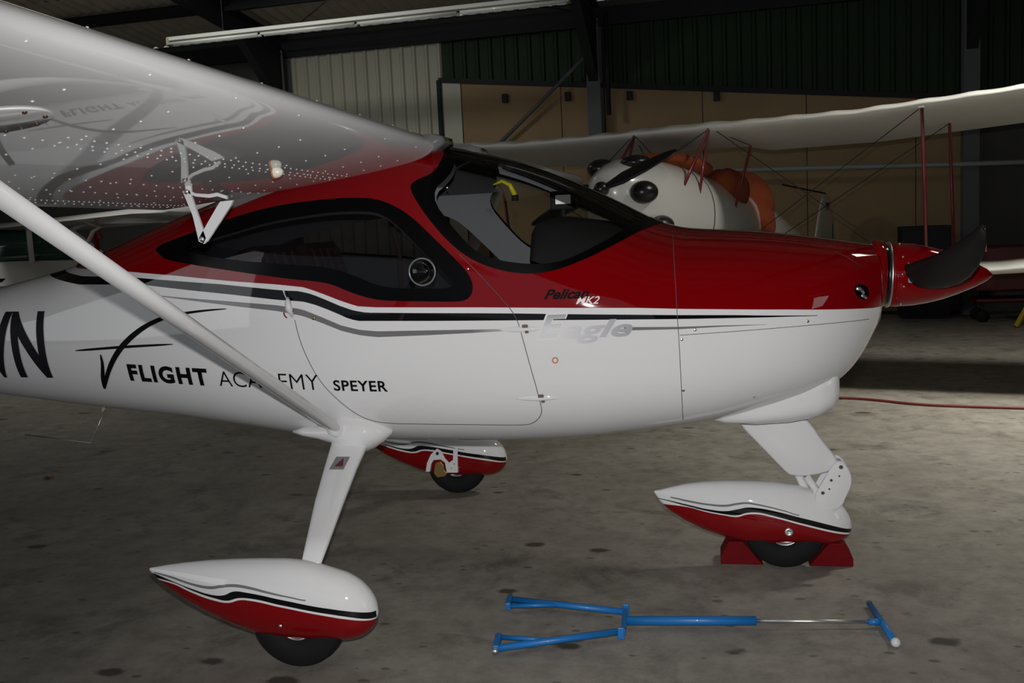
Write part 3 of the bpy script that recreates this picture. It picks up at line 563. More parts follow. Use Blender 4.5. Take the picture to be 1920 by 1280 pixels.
# ---------------------------------------------------------------- small fittings on the fuselage
def disc_on(name, x, z, r, h, m, parent=None, n=20, dome=False, off=.001, seg=1):
    c = fSZ(x, z); e1 = (fSZ(x+.01, z)-fSZ(x-.01, z)).normalized(); e2 = (fSZ(x, z+.01)-fSZ(x, z-.01)).normalized(); nn = e2.cross(e1).normalized()
    if nn.y > 0: nn = -nn
    rot = Matrix((e1, nn.cross(e1), nn)).transposed(); b = MB()
    prof = [(r*math.cos(t), h*math.sin(t)) for t in np.linspace(0, math.pi/2, 7)] if dome else [(r, 0), (r, h*.7), (r*.85, h), (0.00001, h)]
    b.lathe([(max(a_, 1e-6), h_) for a_, h_ in prof], n=n); b.v = [tuple(rot @ Vector(v)+c+nn*off) for v in b.v]
    return b.build(name, m, parent or AC, smooth=True)
ms = D['MISC']
def vent_bubble():
    x, _, z = ms['bubble']; c = fSZ(x, z, .004); b = MB(); b.lathe([(.050, 0), (.055, .003), (.055, .008), (.050, .010), (.046, .004)], axis='y', closed=True, n=40)
    b.v = [tuple(Vector((v[0], -v[1], v[2]))+c) for v in b.v]; rim = b.build('vent_bubble', mat('acrylic_rim', (.16, .165, .17), .2, coat=1), AC, smooth=True)
    b = MB(); b.lathe([(max(.052*math.cos(t), 1e-6), .028*math.sin(t)) for t in np.linspace(0, math.pi/2, 10)], axis='y', n=40)
    b.v = [tuple(Vector((v[0], -v[1], v[2]))+c) for v in b.v]; b.build('dome', glass('clear_acrylic', (.62, .63, .64), .95, 1.55), rim, smooth=True)
vent_bubble()
for kk in ('hinge1', 'hinge2'):
    x, _, z = ms[kk]; sl = -.10
    b = MB(); L_ = []
    for u in np.linspace(-1, 1, 17): L_.append((x-.015+u*.085, .011*(1-u*u)**.8))
    top_ = [fSZ(xx, z+ww, .002) for xx, ww in L_]; mid_ = [fSZ(xx, z, .012*max(0, 1-((xx-x+.015)/.085)**2)+.001) for xx, ww in L_]; bot_ = [fSZ(xx, z-ww, .002) for xx, ww in L_]
    V = []; F = []
    for i in range(17): V += [top_[i], mid_[i], bot_[i]]
    for i in range(16):
        F += [(3*i, 3*i+3, 3*i+4, 3*i+1), (3*i+1, 3*i+4, 3*i+5, 3*i+2)]
    hf = mesh('hinge_fairing', V, F, M_white, AC, True)
    b = MB(); b.box(fSZ(x, z+.012, .006), (.022, .008, .012)); b.box(fSZ(x+.006, z-.010, .006), (.014, .008, .010)); b.build('hinge_pin', mat('dull_brown_metal', (.13, .10, .08), .5, .6), hf, bevel=.002)
x, _, z = ms['handle']
b = MB(); b.tube([fSZ(x+.004, z+.045, .004), fSZ(x+.008, z+.025, .014), fSZ(x+.012, z, .018), fSZ(x+.02, z-.03, .006)], [.010, .022, .026, .008], 14, sq=.6); hd = b.build('door_handle', M_white, AC, smooth=True)
b = MB(); b.beam(fSZ(x-.01, z+.075, .01), fSZ(x+.006, z+.035, .012), .007, .004); b.build('lever', M_steel, hd)
b = MB(); b.tube([fSZ(x-.018, z-.012, .003), fSZ(x-.016, z-.024, .003), fSZ(x-.006, z-.034, .003)], .0028, 8); b.build('red_mark', M_red, hd, smooth=True)
b = MB(); b.box(fSZ(x+.02, z-.012, .018), (.018, .008, .006), Matrix.Rotation(-.5, 3, 'Y')); b.build('slot', M_black, hd)
disc_on('door_lock', ms['lock'][0], ms['lock'][2], .008, .003, mat('brass_lock', (.35, .28, .12), .4, 1))
x, _, z = ms['ring']; c = fSZ(x, z, .0015)
b = MB(); b.lathe([(.008, 0), (.0125, 0), (.0125, .0015), (.008, .0015)], axis='y', closed=True, n=28); b.v = [tuple(Vector((v[0], -v[1], v[2]))+c) for v in b.v]; b.build('ring_label', mat('orange_ring', (.45, .16, .06), .5), AC)
for kk in ('s1', 's2', 's3', 's4'): disc_on('cowl_screw', ms[kk][0], ms[kk][2], .006, .003, M_alu, n=14)
disc_on('cowl_screw', ms['s4'][0]-.2, .80, .005, .003, M_alu, n=14)
for px_ in ((.545, 1.345), (.46, 1.66)): disc_on('cowl_screw', px_[0], px_[1], .005, .003, M_alu, n=12, dome=True)
# air inlet at the nose
x, _, z = ms['inlet']
b = MB(); out = [(x-.035, z+.028), (x-.010, z+.034), (x+.022, z+.022), (x+.030, z-.012), (x+.020, z-.030), (x-.008, z-.026), (x-.03, z-.004)]; out = chaikin(out, 2)
V = [fSZ(a_, b_, .0015) for a_, b_ in out]; c = fSZ(x, z, .0015); mesh('cowl_inlet', V+[c], [(i, (i+1) % len(V), len(V)) for i in range(len(V))], M_black, AC)
b = MB(); b.tube([fSZ(x-.025, z+.018, .004), fSZ(x-.006, z+.012, .006), fSZ(x+.006, z-.004, .004)], .007, 8, sq=.4); b.tube([fSZ(x-.004, z-.010, .004), fSZ(x+.018, z-.022, .004)], .006, 8, sq=.4); b.build('inlet_duct', M_alu, AC, smooth=True)
# chin scoop under the cowling
V = []; F = []; st = [(1.40, .10, .665, .69), (1.50, .20, .652, .73), (1.62, .24, .648, .80), (1.75, .245, .655, .85), (1.86, .235, .672, .88), (1.92, .215, .70, .90), (1.945, .19, .735, .88), (1.952, .15, .77, .86)]
for i, (xx, ww, zb_, zt_) in enumerate(st):
    for k in range(28):
        t = 2*math.pi*k/28; cc, s_ = math.cos(t), math.sin(t); n_ = 4
        r = (abs(cc)**n_+abs(s_)**n_)**(-1/n_); V.append((xx, ww*cc*r, (zb_+zt_)/2+(zt_-zb_)/2*s_*r))
for i in range(len(st)-1):
    for k in range(28): k2 = (k+1) % 28; F.append((i*28+k, (i+1)*28+k, (i+1)*28+k2, i*28+k2))
F.append(tuple(range(28))); F.append(tuple((len(st)-1)*28+k for k in reversed(range(28)))); mesh('chin_scoop', V, F, M_white, AC, True)
# spinner, propeller
sa = Vector((2.556-2.165, 0, 1.217-1.232)).normalized(); SB = Vector((2.165, 0, 1.232))
def spin(prof, name, m, n=48, parent=None):
    b = MB(); b.lathe(prof, axis='x', n=n); q = Vector((1, 0, 0)).rotation_difference(sa); b.v = [tuple(q @ Vector(v)+SB) for v in b.v]; return b.build(name, m, parent or AC, smooth=True)
b0 = spin([(.128, -.06), (.128, -.02), (.120, -.010)], 'spinner_backplate', M_black)
spin([(.131, -.011), (.1335, -.006), (.131, -.002)], 'ring', M_alu, parent=b0)
b1 = spin([(.120, -.075), (.142, -.070), (.138, -.030), (.130, -.026), (.120, -.026)], 'cowl_ring', M_red)
spr = [(.129, 0), (.128, .04), (.124, .09), (.113, .15), (.098, .205), (.078, .26), (.052, .32), (.024, .37), (.0001, .394)]
spn = spin(spr, 'spinner', M_red)
for t in (.62, -.32, -1.1, 1.3):
    b = MB(); c = SB+Vector((.035, -math.cos(t)*.129, math.sin(t)*.129)); b.lathe([(.005, 0), (.004, .003), (.0001, .004)], axis='y', n=10); b.v = [tuple(Vector((v[0], -v[1], v[2]))+c) for v in b.v]; b.build('screw', M_alu, spn, smooth=True)
c = SB+Vector((.05, -.128, -.01)); b = MB(); b.prism([SB+Vector((.05, -.1225, .055)), SB+Vector((.05, -.1262, -.025)), SB+Vector((.135, -.1145, -.037))], (0, -.004, 0)); b.build('blade_cuff', mat('grey_violet_seal', (.3, .26, .29), .5), spn)
def blade(sgn):
    # (span, LE x, LE z, TE x, TE z)
    S_ = [(.06, 2.19, 1.265, 2.255, 1.185), (.16, 2.212, 1.283, 2.295, 1.182), (.27, 2.225, 1.300, 2.325, 1.193), (.40, 2.237, 1.318, 2.345, 1.217), (.53, 2.252, 1.342, 2.348, 1.250), (.66, 2.272, 1.375, 2.340, 1.292), (.76, 2.292, 1.408, 2.332, 1.335), (.815, 2.310, 1.44, 2.325, 1.375), (.83, 2.319, 1.432, 2.321, 1.41)]
    V = []; F = []; N_ = 12
    for t, ax, az, bx, bz in S_:
        a_ = Vector((ax, -t, az)); b_ = Vector((bx, -t, bz)); ch = b_-a_; nn = Vector((ch.z, 0, -ch.x)).normalized(); th = .006+.012*(1-t/.83)
        for k in range(N_):
            u = 2*math.pi*k/N_; V.append(a_+ch*(.5-.5*math.cos(u))+nn*(th*math.sin(u)+.012*math.sin(math.pi*(.5-.5*math.cos(u)))))
    if sgn < 0: V = [SB+Vector((v.x-SB.x, -(v.y-SB.y), -(v.z-SB.z))) for v in V]
    for i in range(len(S_)-1):
        for k in range(N_): k2 = (k+1) % N_; F.append((i*N_+k, i*N_+k2, (i+1)*N_+k2, (i+1)*N_+k))
    F.append(tuple(range(N_))); F.append(tuple((len(S_)-1)*N_+k for k in range(N_)))
    o = mesh('propeller_blade', V, F, mat('matt_black_blade', (.009, .009, .010), .6, spec=.2), AC, True)
    bm = bmesh.new(); bm.from_mesh(o.data); bmesh.ops.recalc_face_normals(bm, faces=bm.faces); bm.to_mesh(o.data); bm.free()
    if sgn > 0:
        b = MB(); b.tube([(2.322, -.80, 1.425), (2.330, -.785, 1.385), (2.336, -.765, 1.345)], .0025, 6); b.build('red_tip_edge', mat('faded_red', (.4, .06, .06), .5), o)
blade(1); blade(-1)
# ---------------------------------------------------------------- wings
LE0 = (.40, 1.832); TE0 = (-.765, 1.628); CH = Vector((TE0[0]-LE0[0], 0, TE0[1]-LE0[1])); CL = CH.length; CHn = CH.normalized(); CN = Vector((-CHn.z, 0, CHn.x)) if CHn.x > 0 else Vector((CHn.z, 0, -CHn.x))
if CN.z < 0: CN = -CN
def yt(u, t=.135): return 5*t*(.2969*math.sqrt(u)-.126*u-.3516*u*u+.2843*u**3-.1036*u**4)
def yc(u, m_=.025, p=.4): return m_/p**2*(2*p*u-u*u) if u < p else m_/(1-p)**2*((1-2*p)+2*p*u-u*u)
def wing_pt(t, u, lower, off=0):
    """t span position, u 0 at leading edge .. 1 trailing edge"""
    k = 1.0; z = yc(u)+(-yt(u) if lower else yt(u)); return Vector((LE0[0], -t, LE0[1]+.010*abs(t)))+CHn*(u*CL*k)+CN*(z*CL*k+(-off if lower else off))
US = [.5-.5*math.cos(math.pi*i/40) for i in range(41)]
def wing(sg):
    root = .40; T = [root, root+.02, root+.05, root+.1]+[.6+i*.19 for i in range(20)]+[4.3, 4.36, 4.39]; V = []; F = []; n = 80
    for j, t in enumerate(T):
        loop = [wing_pt(t, u, False) for u in US]+[wing_pt(t, u, True) for u in US[-2:0:-1]]
        c = sum(loop, Vector())/len(loop); k = {0: .90, 1: .965, 2: .99}.get(j, {1: .6, 2: .9}.get(len(T)-j, 1))
        V += [Vector((c.x+(p.x-c.x)*(k*.03+.97 if k > .8 else k), p.y, c.z+(p.z-c.z)*k)) for p in loop]
    if sg < 0: V = [Vector((v.x, -v.y, v.z)) for v in V]
    for i in range(len(T)-1):
        for k in range(n):
            k2 = (k+1) % n; q = (i*n+k, i*n+k2, (i+1)*n+k2, (i+1)*n+k); F.append(q if sg < 0 else q[::-1])
    F.append(tuple(range(n))[::sg]); F.append(tuple((len(T)-1)*n+k for k in range(n))[::-sg])
    return mesh('wing', V, F, M_white, AC, True)
wn = wing(1); wf = wing(-1)
for o, sg in ((wn, 1), (wf, -1)):
    # smoked root fairing in front of the roof, closed around the wing nose
    V = []; F = []; LP = [-.03, .005, .02, .05, .09, .13, .18, .25]
    T = [.24, .30, .36, .42]
    for t, k in zip(T, (1.0, 1.0, .98, .93)):
        pr = [(-.55, -.034), (-.45, -.028), (0, -.020), (.28, -.008), (.395, .012), (.435, .035), (.43, .06), (.39, .082), (.3, .10), (.1, .115), (-.3, .09), (-.55, .05)]
        V += [Vector((x*1.0 if x > .3 else x, -t*sg, 1.79+(x-.4)*.175+dz*k+.01)) for x, dz in pr]
    n = 12
    for i in range(3):
        for k in range(n): k2 = (k+1) % n; F.append((i*n+k, i*n+k2, (i+1)*n+k2, (i+1)*n+k))
    F.append(tuple(range(n))); F.append(tuple(3*n+k for k in range(n)))
    f_ = mesh('root_fairing', V, F, mat('grey_root_fairing', (.16, .165, .16), .25, coat=1), AC, True)
    bm = bmesh.new(); bm.from_mesh(f_.data); bmesh.ops.recalc_face_normals(bm, faces=bm.faces); bm.to_mesh(f_.data); bm.free()
# rivets under the near wing
pos = []
def row_span(u, t0, t1, st): pos.extend((t, u) for t in np.arange(t0, t1, st))
def row_chord(t, u0, u1, n): pos.extend((t, u) for u in np.linspace(u0, u1, n))
for t in (.56, .78, 1.12, 1.48, 1.84, 2.2, 2.56, 2.92, 3.3, 3.7): row_chord(t, .10, .93, 15)
row_span(.30, .5, 2.25, .048); row_span(.335, .52, 4.2, .06); row_span(.36, .5, 2.2, .048)
row_span(.62, .5, 4.2, .075); row_span(.76, .5, 4.2, .06); row_span(.90, .46, 4.2, .028); row_span(.94, .5, 4.2, .05)
def rivets(name, P, r, lower=True):
    V = []; F = []
    for t, u in P:
        p = wing_pt(t, u, lower); q1 = (wing_pt(t, min(u+.004, 1), lower)-wing_pt(t, max(u-.004, 0), lower)).normalized(); sp_ = Vector((0, 1, 0)); nn = q1.cross(sp_).normalized()
        if (nn.z > 0) == lower: nn = -nn
        b0 = len(V); m_ = 8
        for rr, hh in ((1, 0), (.75, .45), (.4, .62)):
            for k in range(m_): a_ = 2*math.pi*k/m_; V.append(p+(q1*math.cos(a_)+sp_*math.sin(a_))*r*rr+nn*hh*r)
        V.append(p+nn*.68*r)
        for i in range(2):
            for k in range(m_): k2 = (k+1) % m_; F.append((b0+i*m_+k, b0+i*m_+k2, b0+(i+1)*m_+k2, b0+(i+1)*m_+k))
        for k in range(m_): F.append((b0+2*m_+k, b0+2*m_+(k+1) % m_, b0+3*m_))
    o = mesh(name, V, F, M_rivet, wn, True); bm = bmesh.new(); bm.from_mesh(o.data); bmesh.ops.recalc_face_normals(bm, faces=bm.faces); bm.to_mesh(o.data); bm.free(); return o
tag(rivets('rivets', pos, .0038), kind='stuff')
tag(rivets('rivets', [(t, u) for t in (.56, .78, 1.12, 1.48, 1.84, 2.2, 2.56, 2.92) for u in (.035, .06, .09)], .0034, False), kind='stuff')
tag(rivets('rivets', [(.62+.36*i, .016) for i in range(7)], .0032, True), kind='stuff')
# inspection cover under the wing with its screws
cu_, ct_ = .27, 2.50
cen = wing_pt(ct_, cu_, True); du = (wing_pt(ct_, cu_+.02, True)-wing_pt(ct_, cu_-.02, True)).normalized(); dn = Vector((0, 1, 0)).cross(du).normalized(); dn = -dn if dn.z > 0 else dn
rot = Matrix((du, dn.cross(du), dn)).transposed()
b = MB(); b.lathe([(.105, -.006), (.105, .0015), (.102, .003), (.0001, .0035)], n=48); b.v = [tuple(rot @ Vector(v)+cen) for v in b.v]; cov = b.build('inspection_cover', M_white, wn, smooth=False, auto=True)
for k in range(8):
    a_ = 2*math.pi*k/8+.3; b = MB(); b.lathe([(.0055, .002), (.0045, .006), (.0001, .007)], n=12); b.v = [tuple(rot @ (Vector(v)+Vector((.09*math.cos(a_), .09*math.sin(a_), 0)))+cen) for v in b.v]; b.build('screw', mat('brown_screw', (.12, .07, .05), .3, .8), wn if False else cov, smooth=True)
# fuel vent: small rusty-edged white cowl under the wing
vp = wing_pt(1.10, .315, True); 
b = MB(); b.lathe([(max(.022*math.cos(t), 1e-6), .030*math.sin(t)) for t in np.linspace(0, math.pi/2, 8)], axis='x', n=20); b.v = [tuple(Vector((v[0]*1.1, v[1]*.9, v[2]*.95))+vp+Vector((-.012, 0, -.012))) for v in b.v]
fv = b.build('fuel_vent', mat('cream_vent', (.8, .76, .68), .3, coat=1), wn, smooth=True)
b = MB(); b.lathe([(.0205, -.004), (.0225, -.002), (.0225, .003), (.0205, .003)], axis='x', closed=True, n=20); b.v = [tuple(Vector((v[0], v[1]*.9, v[2]*.95))+vp+Vector((-.012, 0, -.012))) for v in b.v]; b.build('rusty_rim', mat('rust', (.45, .17, .04), .8), fv)
# tie-down fitting at the strut end
q = wing_pt(2.66, .47, True); b = MB(); b.tube([q+Vector((.0, .02, .01)), q+Vector((.02, .03, -.03)), q+Vector((.05, .06, -.035))], [.02, .016, .009], 10); b.build('tie_down_ring', M_white, wn, smooth=True)
# V bracket of the flap hinge
def rod(b, a, c, wd, th): b.beam(a, c, wd, th, (0, 1, 0))
for sg in (1, -1):
    T_ = 1.10; b = MB()
    A_, B_, C_ = Vector((-.520, -T_, 1.690)), Vector((-.463, -T_, 1.505)), Vector((-.322, -T_, 1.640))
    for dy in (-.006,):
        pass
    def flat(b, P, th=.010):
        b.prism([Vector((-.294+(x+.52)*.85, -T_-th/2, 1.4967+(z-1.505)*.89)) for x, z in P], (0, th, 0))
    flat(b, [(-.535, 1.695), (-.505, 1.700), (-.488, 1.640), (-.450, 1.512), (-.462, 1.492), (-.482, 1.500), (-.500, 1.600)])
    flat(b, [(-.482, 1.512), (-.462, 1.490), (-.445, 1.500), (-.330, 1.632), (-.320, 1.650), (-.375, 1.648), (-.392, 1.628)])
    flat(b, [(-.515, 1.688), (-.480, 1.672), (-.42, 1.664), (-.385, 1.668), (-.345, 1.655), (-.345, 1.668), (-.385, 1.682), (-.42, 1.678), (-.48, 1.684), (-.515, 1.700)])
    for i, v in enumerate(b.v): b.v[i] = (v[0], v[1]*sg, v[2]+.005)
    for x in (-.285,): b.box((x, -T_*sg, 1.682), (.022, .008, .05))
    br = b.build('flap_bracket', M_white, AC)
    for x, z in ((-.248, 1.505), (-.291, 1.668)):
        b = MB(); b.lathe([(.009, 0), (.009, .004), (.006, .007), (.0001, .007)], axis='y', n=12); b.v = [(v[0]+x, -v[1]*sg-(T_+.006)*sg, v[2]+z) for v in b.v]; b.build('bolt', M_alu, br, smooth=True)
# wing struts
def strut(sg):
    A_ = Vector((-.055, -.50, .712)); B_ = Vector((.0, -2.72, 1.775)); d = B_-A_; V = []; F = []; n = 28
    ch = Vector((1, 0, 0)); dn = d.normalized(); ch = (ch-dn*ch.dot(dn)).normalized(); th = dn.cross(ch)
    ch = (ch*math.cos(R(-8))+th*math.sin(R(-8))); th = dn.cross(ch)
    for u, k in ((0, .62), (.02, .8), (.06, 1), (.5, 1), (1, 1)):
        for i in range(n):
            a_ = 2*math.pi*i/n; cx = math.cos(a_); V.append(A_+d*u+ch*(.040*cx*k)+th*(.021*math.sin(a_)*(1+.25*cx)*k))
    if sg < 0: V = [Vector((v.x, -v.y, v.z)) for v in V]
    for i in range(4):
        for k in range(n): k2 = (k+1) % n; F.append((i*n+k, i*n+k2, (i+1)*n+k2, (i+1)*n+k))
    F.append(tuple(range(n))); F.append(tuple(4*n+k for k in range(n)))
    o = mesh('wing_strut', V, F, M_white, AC, True); bm = bmesh.new(); bm.from_mesh(o.data); bmesh.ops.recalc_face_normals(bm, faces=bm.faces); bm.to_mesh(o.data); bm.free()
    # root fairing where strut and gear leg meet the belly
    b = MB(); N_ = 24; st = [(-.27, .008, .006), (-.22, .03, .02), (-.15, .05, .032), (-.09, .065, .05), (-.04, .085, .075), (0, .092, .09), (.045, .092, .088), (.09, .078, .068), (.13, .05, .042), (.165, .012, .01)]
    V = []; F = []
    for i, (x, ry, rz) in enumerate(st):
        c = Vector((x-.01, -.415*sg, .685))
        for k in range(N_): a_ = 2*math.pi*k/N_; V.append(c+Vector((0, math.cos(a_)*ry, math.sin(a_)*rz)))
    for i in range(len(st)-1):
        for k in range(N_): k2 = (k+1) % N_; F.append((i*N_+k, i*N_+k2, (i+1)*N_+k2, (i+1)*N_+k))
    F.append(tuple(range(N_))); F.append(tuple((len(st)-1)*N_+k for k in range(N_)))
    f_ = mesh('gear_fairing', V, F, M_white, AC, True); bm = bmesh.new(); bm.from_mesh(f_.data); bmesh.ops.recalc_face_normals(bm, faces=bm.faces); bm.to_mesh(f_.data); bm.free()
    b = MB(); q = A_+d*.012; b.tube([Vector((q.x, q.y*sg, q.z)), Vector((A_.x, A_.y*sg, A_.z))-Vector((d.x, d.y*sg, d.z))*.03], .031, 20); b.build('strut_socket', M_white, AC, smooth=True)
strut(1); strut(-1)
# ---------------------------------------------------------------- undercarriage
def pant_par(tab):
    T = np.array(tab); xs = T[:, 0]
    return lambda x: [float(np.interp(x, xs, T[:, j])) for j in range(1, 7)]
def pant_mesh(name, tab, yc_, m, cutx=None, side=0):
    T = np.array(tab); n = 36; x0, x1 = T[0, 0], T[-1, 0]; L_ = 60
    xs = [x0+(x1-x0)*(.5-.5*math.cos(math.pi*i/L_)) for i in range(L_+1)]
    dense = np.linspace(x0, x1, 400); k = np.exp(-.5*(np.arange(-3, 4)/1.5)**2); k /= k.sum(); cols = []
    for j in range(1, 7): cols.append(np.convolve(np.pad(np.interp(dense, T[:, 0], T[:, j]), 3, mode='reflect', reflect_type='odd'), k, 'valid'))
    V = []; F = []
    for x in xs:
        w_, zt, zb, zm, nu, nl = [float(np.interp(x, dense, c)) for c in cols]
        w_ = max(w_, .003)
        for i in range(n):
            t = 2*math.pi*i/n; c, s_ = math.cos(t), math.sin(t); h, e = (max(zt-zm, .003), nu) if s_ >= 0 else (max(zm-zb, .003), nl)
            r = (abs(c/w_)**e+abs(s_/h)**e)**(-1/e); V.append((x, yc_-c*r, zm+s_*r))
    for i in range(L_):
        for k_ in range(n):
            q = [i*n+k_, i*n+(k_+1) % n, (i+1)*n+(k_+1) % n, (i+1)*n+k_]; c = sum((Vector(V[a_]) for a_ in q), Vector())/4
            F.append(tuple(q))
    F.append(tuple(range(n))); F.append(tuple(L_*n+k_ for k_ in reversed(range(n))))
    o = mesh(name, V, F, m, AC, True); bm = bmesh.new(); bm.from_mesh(o.data); bmesh.ops.recalc_face_normals(bm, faces=bm.faces); bm.to_mesh(o.data); bm.free(); return o
def wheel(x, y, r=.171, w_=.105):
    b = MB(); h = w_/2
    prof = [(r*.40, -h*.7), (r*.60, -h), (r*.90, -h*.92), (r*.975, -h*.6), (r, -h*.2), (r, h*.2), (r*.975, h*.6), (r*.90, h*.92), (r*.60, h), (r*.40, h*.7)]
    b.lathe(prof, c=(x, y, r), axis='y', closed=True, n=48); ty = b.build('tyre', M_rubber, AC, smooth=True)
    b = MB(); b.lathe([(.001, -h*.45), (r*.2, -h*.55), (r*.3, -h*.3), (r*.36, -h*.45), (r*.39, -h*.75), (r*.41, -h*.75), (r*.41, h*.75), (r*.39, h*.75), (r*.36, h*.45), (r*.3, h*.3), (r*.2, h*.55), (.001, h*.45)], c=(x, y, r), axis='y', n=36)
    b.build('wheel_rim', M_alu, ty, smooth=True); return ty
def ext(c, x):
    c = [tuple(q) for q in c]; a_, b_ = c[-3], c[-1]; return c+[(x, b_[1]+(b_[1]-a_[1])/(b_[0]-a_[0])*(x-b_[0]))]
Mp = livery('wheel_fairing_livery', -.62, .30, .0, .45, ext(D['PLR'], .30), ext(D['PLBT'], .30), ext(D['PLB'], .30), D['PLGT'], [(x, z-.003) for x, z in D['PLG']], False, hand='AUTO')
Mn = livery('nose_fairing_livery', 1.18, 2.03, .0, .45, ext(D['NLR'], 2.03), ext(D['NLBT'], 2.03), ext(D['NLB'], 2.03), D['NLGT'], [(x, z-.003) for x, z in D['NLG']], False, hand='AUTO')
for sg in (1, -1):
    pant_mesh('wheel_fairing', D['PANT'], -1.117*sg, Mp)
    wheel(.012, -1.117*sg)
pant_mesh('nose_wheel_fairing', D['NPANT'], 0, Mn)
wheel(1.738, 0)
for sg in (1, -1):   # cantilever main legs
    V = []; F = []; n = 20
    for t, x0, x1, z, th in ((.36, -.095, .075, .70, .022), (.44, -.100, .060, .645, .020), (.60, -.075, .062, .575, .018), (.80, -.040, .075, .49, .016), (.98, -.002, .088, .41, .014), (1.10, .024, .094, .355, .013)):
        for k in range(n):
            a_ = 2*math.pi*k/n; c_, s_ = math.cos(a_), math.sin(a_); e = 3.2; r = (abs(c_)**e+abs(s_)**e)**(-1/e)
            V.append(Vector(((x0+x1)/2+(x1-x0)/2*c_*r, -(t+s_*r*th*.45)*sg, z+s_*r*th)))
    for i in range(5):
        for k in range(n): k2 = (k+1) % n; F.append((i*n+k, i*n+k2, (i+1)*n+k2, (i+1)*n+k))
    F.append(tuple(range(n))); F.append(tuple(5*n+k for k in range(n)))
    o = mesh('main_leg', V, F, M_white, AC, True); bm = bmesh.new(); bm.from_mesh(o.data); bmesh.ops.recalc_face_normals(bm, faces=bm.faces); bm.to_mesh(o.data); bm.free()
    if sg > 0: legn = o
# grey sticker with red triangle on the near leg
def legpt(t, x, off=.0085):
    z = np.interp(t, [.44, .60, .80, .98], [.645, .575, .49, .41]); th = np.interp(t, [.44, .6, .8, .98], [.020, .018, .016, .014]); return Vector((x, -(t+th*.45+off*.6), z+th+off*.15))
# outer face of the leg is its upper face
st_ = mesh('sticker', [legpt(.63, -.040, .002), legpt(.63, .020, .002), legpt(.555, .022, .002), legpt(.555, -.036, .002)], [(0, 1, 2, 3)], mat('grey_sticker', (.19, .19, .2), .5), AC)
mesh('red_triangle', [legpt(.612, -.024, .0035), legpt(.612, .012, .0035), legpt(.562, -.002, .0035)], [(0, 1, 2)], mat('dark_red_print', (.11, .006, .012), .5), st_)
# brake side plate on the far fairing (faces the camera)
yf = 1.117-.098
b = MB(); b.prism([Vector((x, yf, z)) for x, z in [(-0.15, 0.144), (-0.139, 0.195), (-0.115, 0.242), (-0.077, 0.277), (-0.051, 0.262), (-0.033, 0.221), (-0.011, 0.196), (0.013, 0.211), (0.019, 0.277), (0.043, 0.28), (0.037, 0.139), (-0.027, 0.139), (-0.034, 0.196), (-0.059, 0.215), (-0.101, 0.211), (-0.117, 0.185), (-0.126, 0.144)][::1]], (0, .03, 0)); pl = b.build('axle_plate', M_white, AC)
b = MB(); b.prism([Vector((x, yf-.008, z)) for x, z in [(-0.097, 0.161), (-0.087, 0.197), (-0.058, 0.205), (-0.041, 0.182), (-0.04, 0.156), (-0.023, 0.136), (-0.037, 0.118), (-0.084, 0.112), (-0.101, 0.136)]], (0, .03, 0)); b.build('brake_caliper', mat('brass_caliper', (.30, .19, .07), .45, .7), pl, bevel=.003)
b = MB(); b.lathe([(.009, 0), (.009, .006), (.0001, .008)], axis='y', n=14); b.v = [tuple(Vector((v[0]-.075, -v[1]+yf-.001, v[2]+.25))) for v in b.v]; b.build('bolt', M_black, pl)
b = MB()
for x, z in ((.02, .19), (.05, .17), (.06, .24), (.0, .165)): b.box((x, yf-.002, z), (.006, .005, .006))
tag(b.build('rivet_heads', M_steel, pl), kind='stuff')
# axle access screws
b = MB(); b.lathe([(.007, 0), (.006, .003), (.0001, .004)], axis='y', n=14); b.v = [tuple(Vector((v[0]-.02, -v[1]-1.117-.090, v[2]+.175))) for v in b.v]; b.build('axle_screw', M_alu, AC, smooth=True)
b = MB(); b.lathe([(.012, 0), (.018, .002), (.018, .008), (.009, .010), (.007, .004), (.0001, .004)], axis='y', n=24); b.v = [tuple(Vector((v[0]+1.752, -v[1]-.078, v[2]+.175))) for v in b.v]; b.build('axle_nut', M_alu, AC, smooth=True)
# nose leg: faired blade and trailing link
def blade_fairing(name, P, y, th, m):
    """flat fairing with rounded edges: outline P in (x, z)"""
    P = chaikin(P, 2); c = Vector((sum(p[0] for p in P)/len(P), sum(p[1] for p in P)/len(P))); V = []; F = []; n = len(P)
    for k, h in ((.90, 1), (.97, .8), (1, .35), (1, -.35), (.97, -.8), (.90, -1)):
        for p in P: q = c+(Vector(p)-c)*k; V.append((q.x, y+h*th, q.y))
    for i in range(5):
        for k in range(n): k2 = (k+1) % n; F.append((i*n+k, i*n+k2, (i+1)*n+k2, (i+1)*n+k))
    F.append(tuple(range(n))); F.append(tuple(5*n+k for k in range(n)))
    o = mesh(name, V, F, m, AC, True); bm = bmesh.new(); bm.from_mesh(o.data); bmesh.ops.recalc_face_normals(bm, faces=bm.faces); bm.to_mesh(o.data); bm.free(); return o
blade_fairing('nose_leg', [(1.545, .634), (1.60, .632), (1.80, .658), (1.845, .64), (1.90, .545), (1.965, .462), (1.955, .43), (1.90, .408), (1.83, .396), (1.77, .398), (1.745, .415), (1.66, .51)], 0, .03, M_white)
fk = blade_fairing('nose_fork', [(1.945, .475), (1.975, .470), (2.005, .425), (2.010, .375), (1.985, .32), (1.965, .27), (1.90, .25), (1.845, .30), (1.90, .40)], -.052, .010, M_white)
blade_fairing('nose_fork', [(1.945, .475), (1.975, .470), (2.005, .425), (2.010, .375), (1.985, .32), (1.965, .27), (1.90, .25), (1.845, .30), (1.90, .40)], .052, .010, M_white)
b = MB(); b.tube([(1.965, -.055, .45), (1.965, .055, .45)], .012, 12); b.build('pivot_pin', M_steel, AC, smooth=True)
b = MB(); b.tube([(1.83, -.03, .40), (1.87, -.03, .34), (1.86, -.03, .29)], .016, 10); b.build('shock_link', M_white, AC, smooth=True)
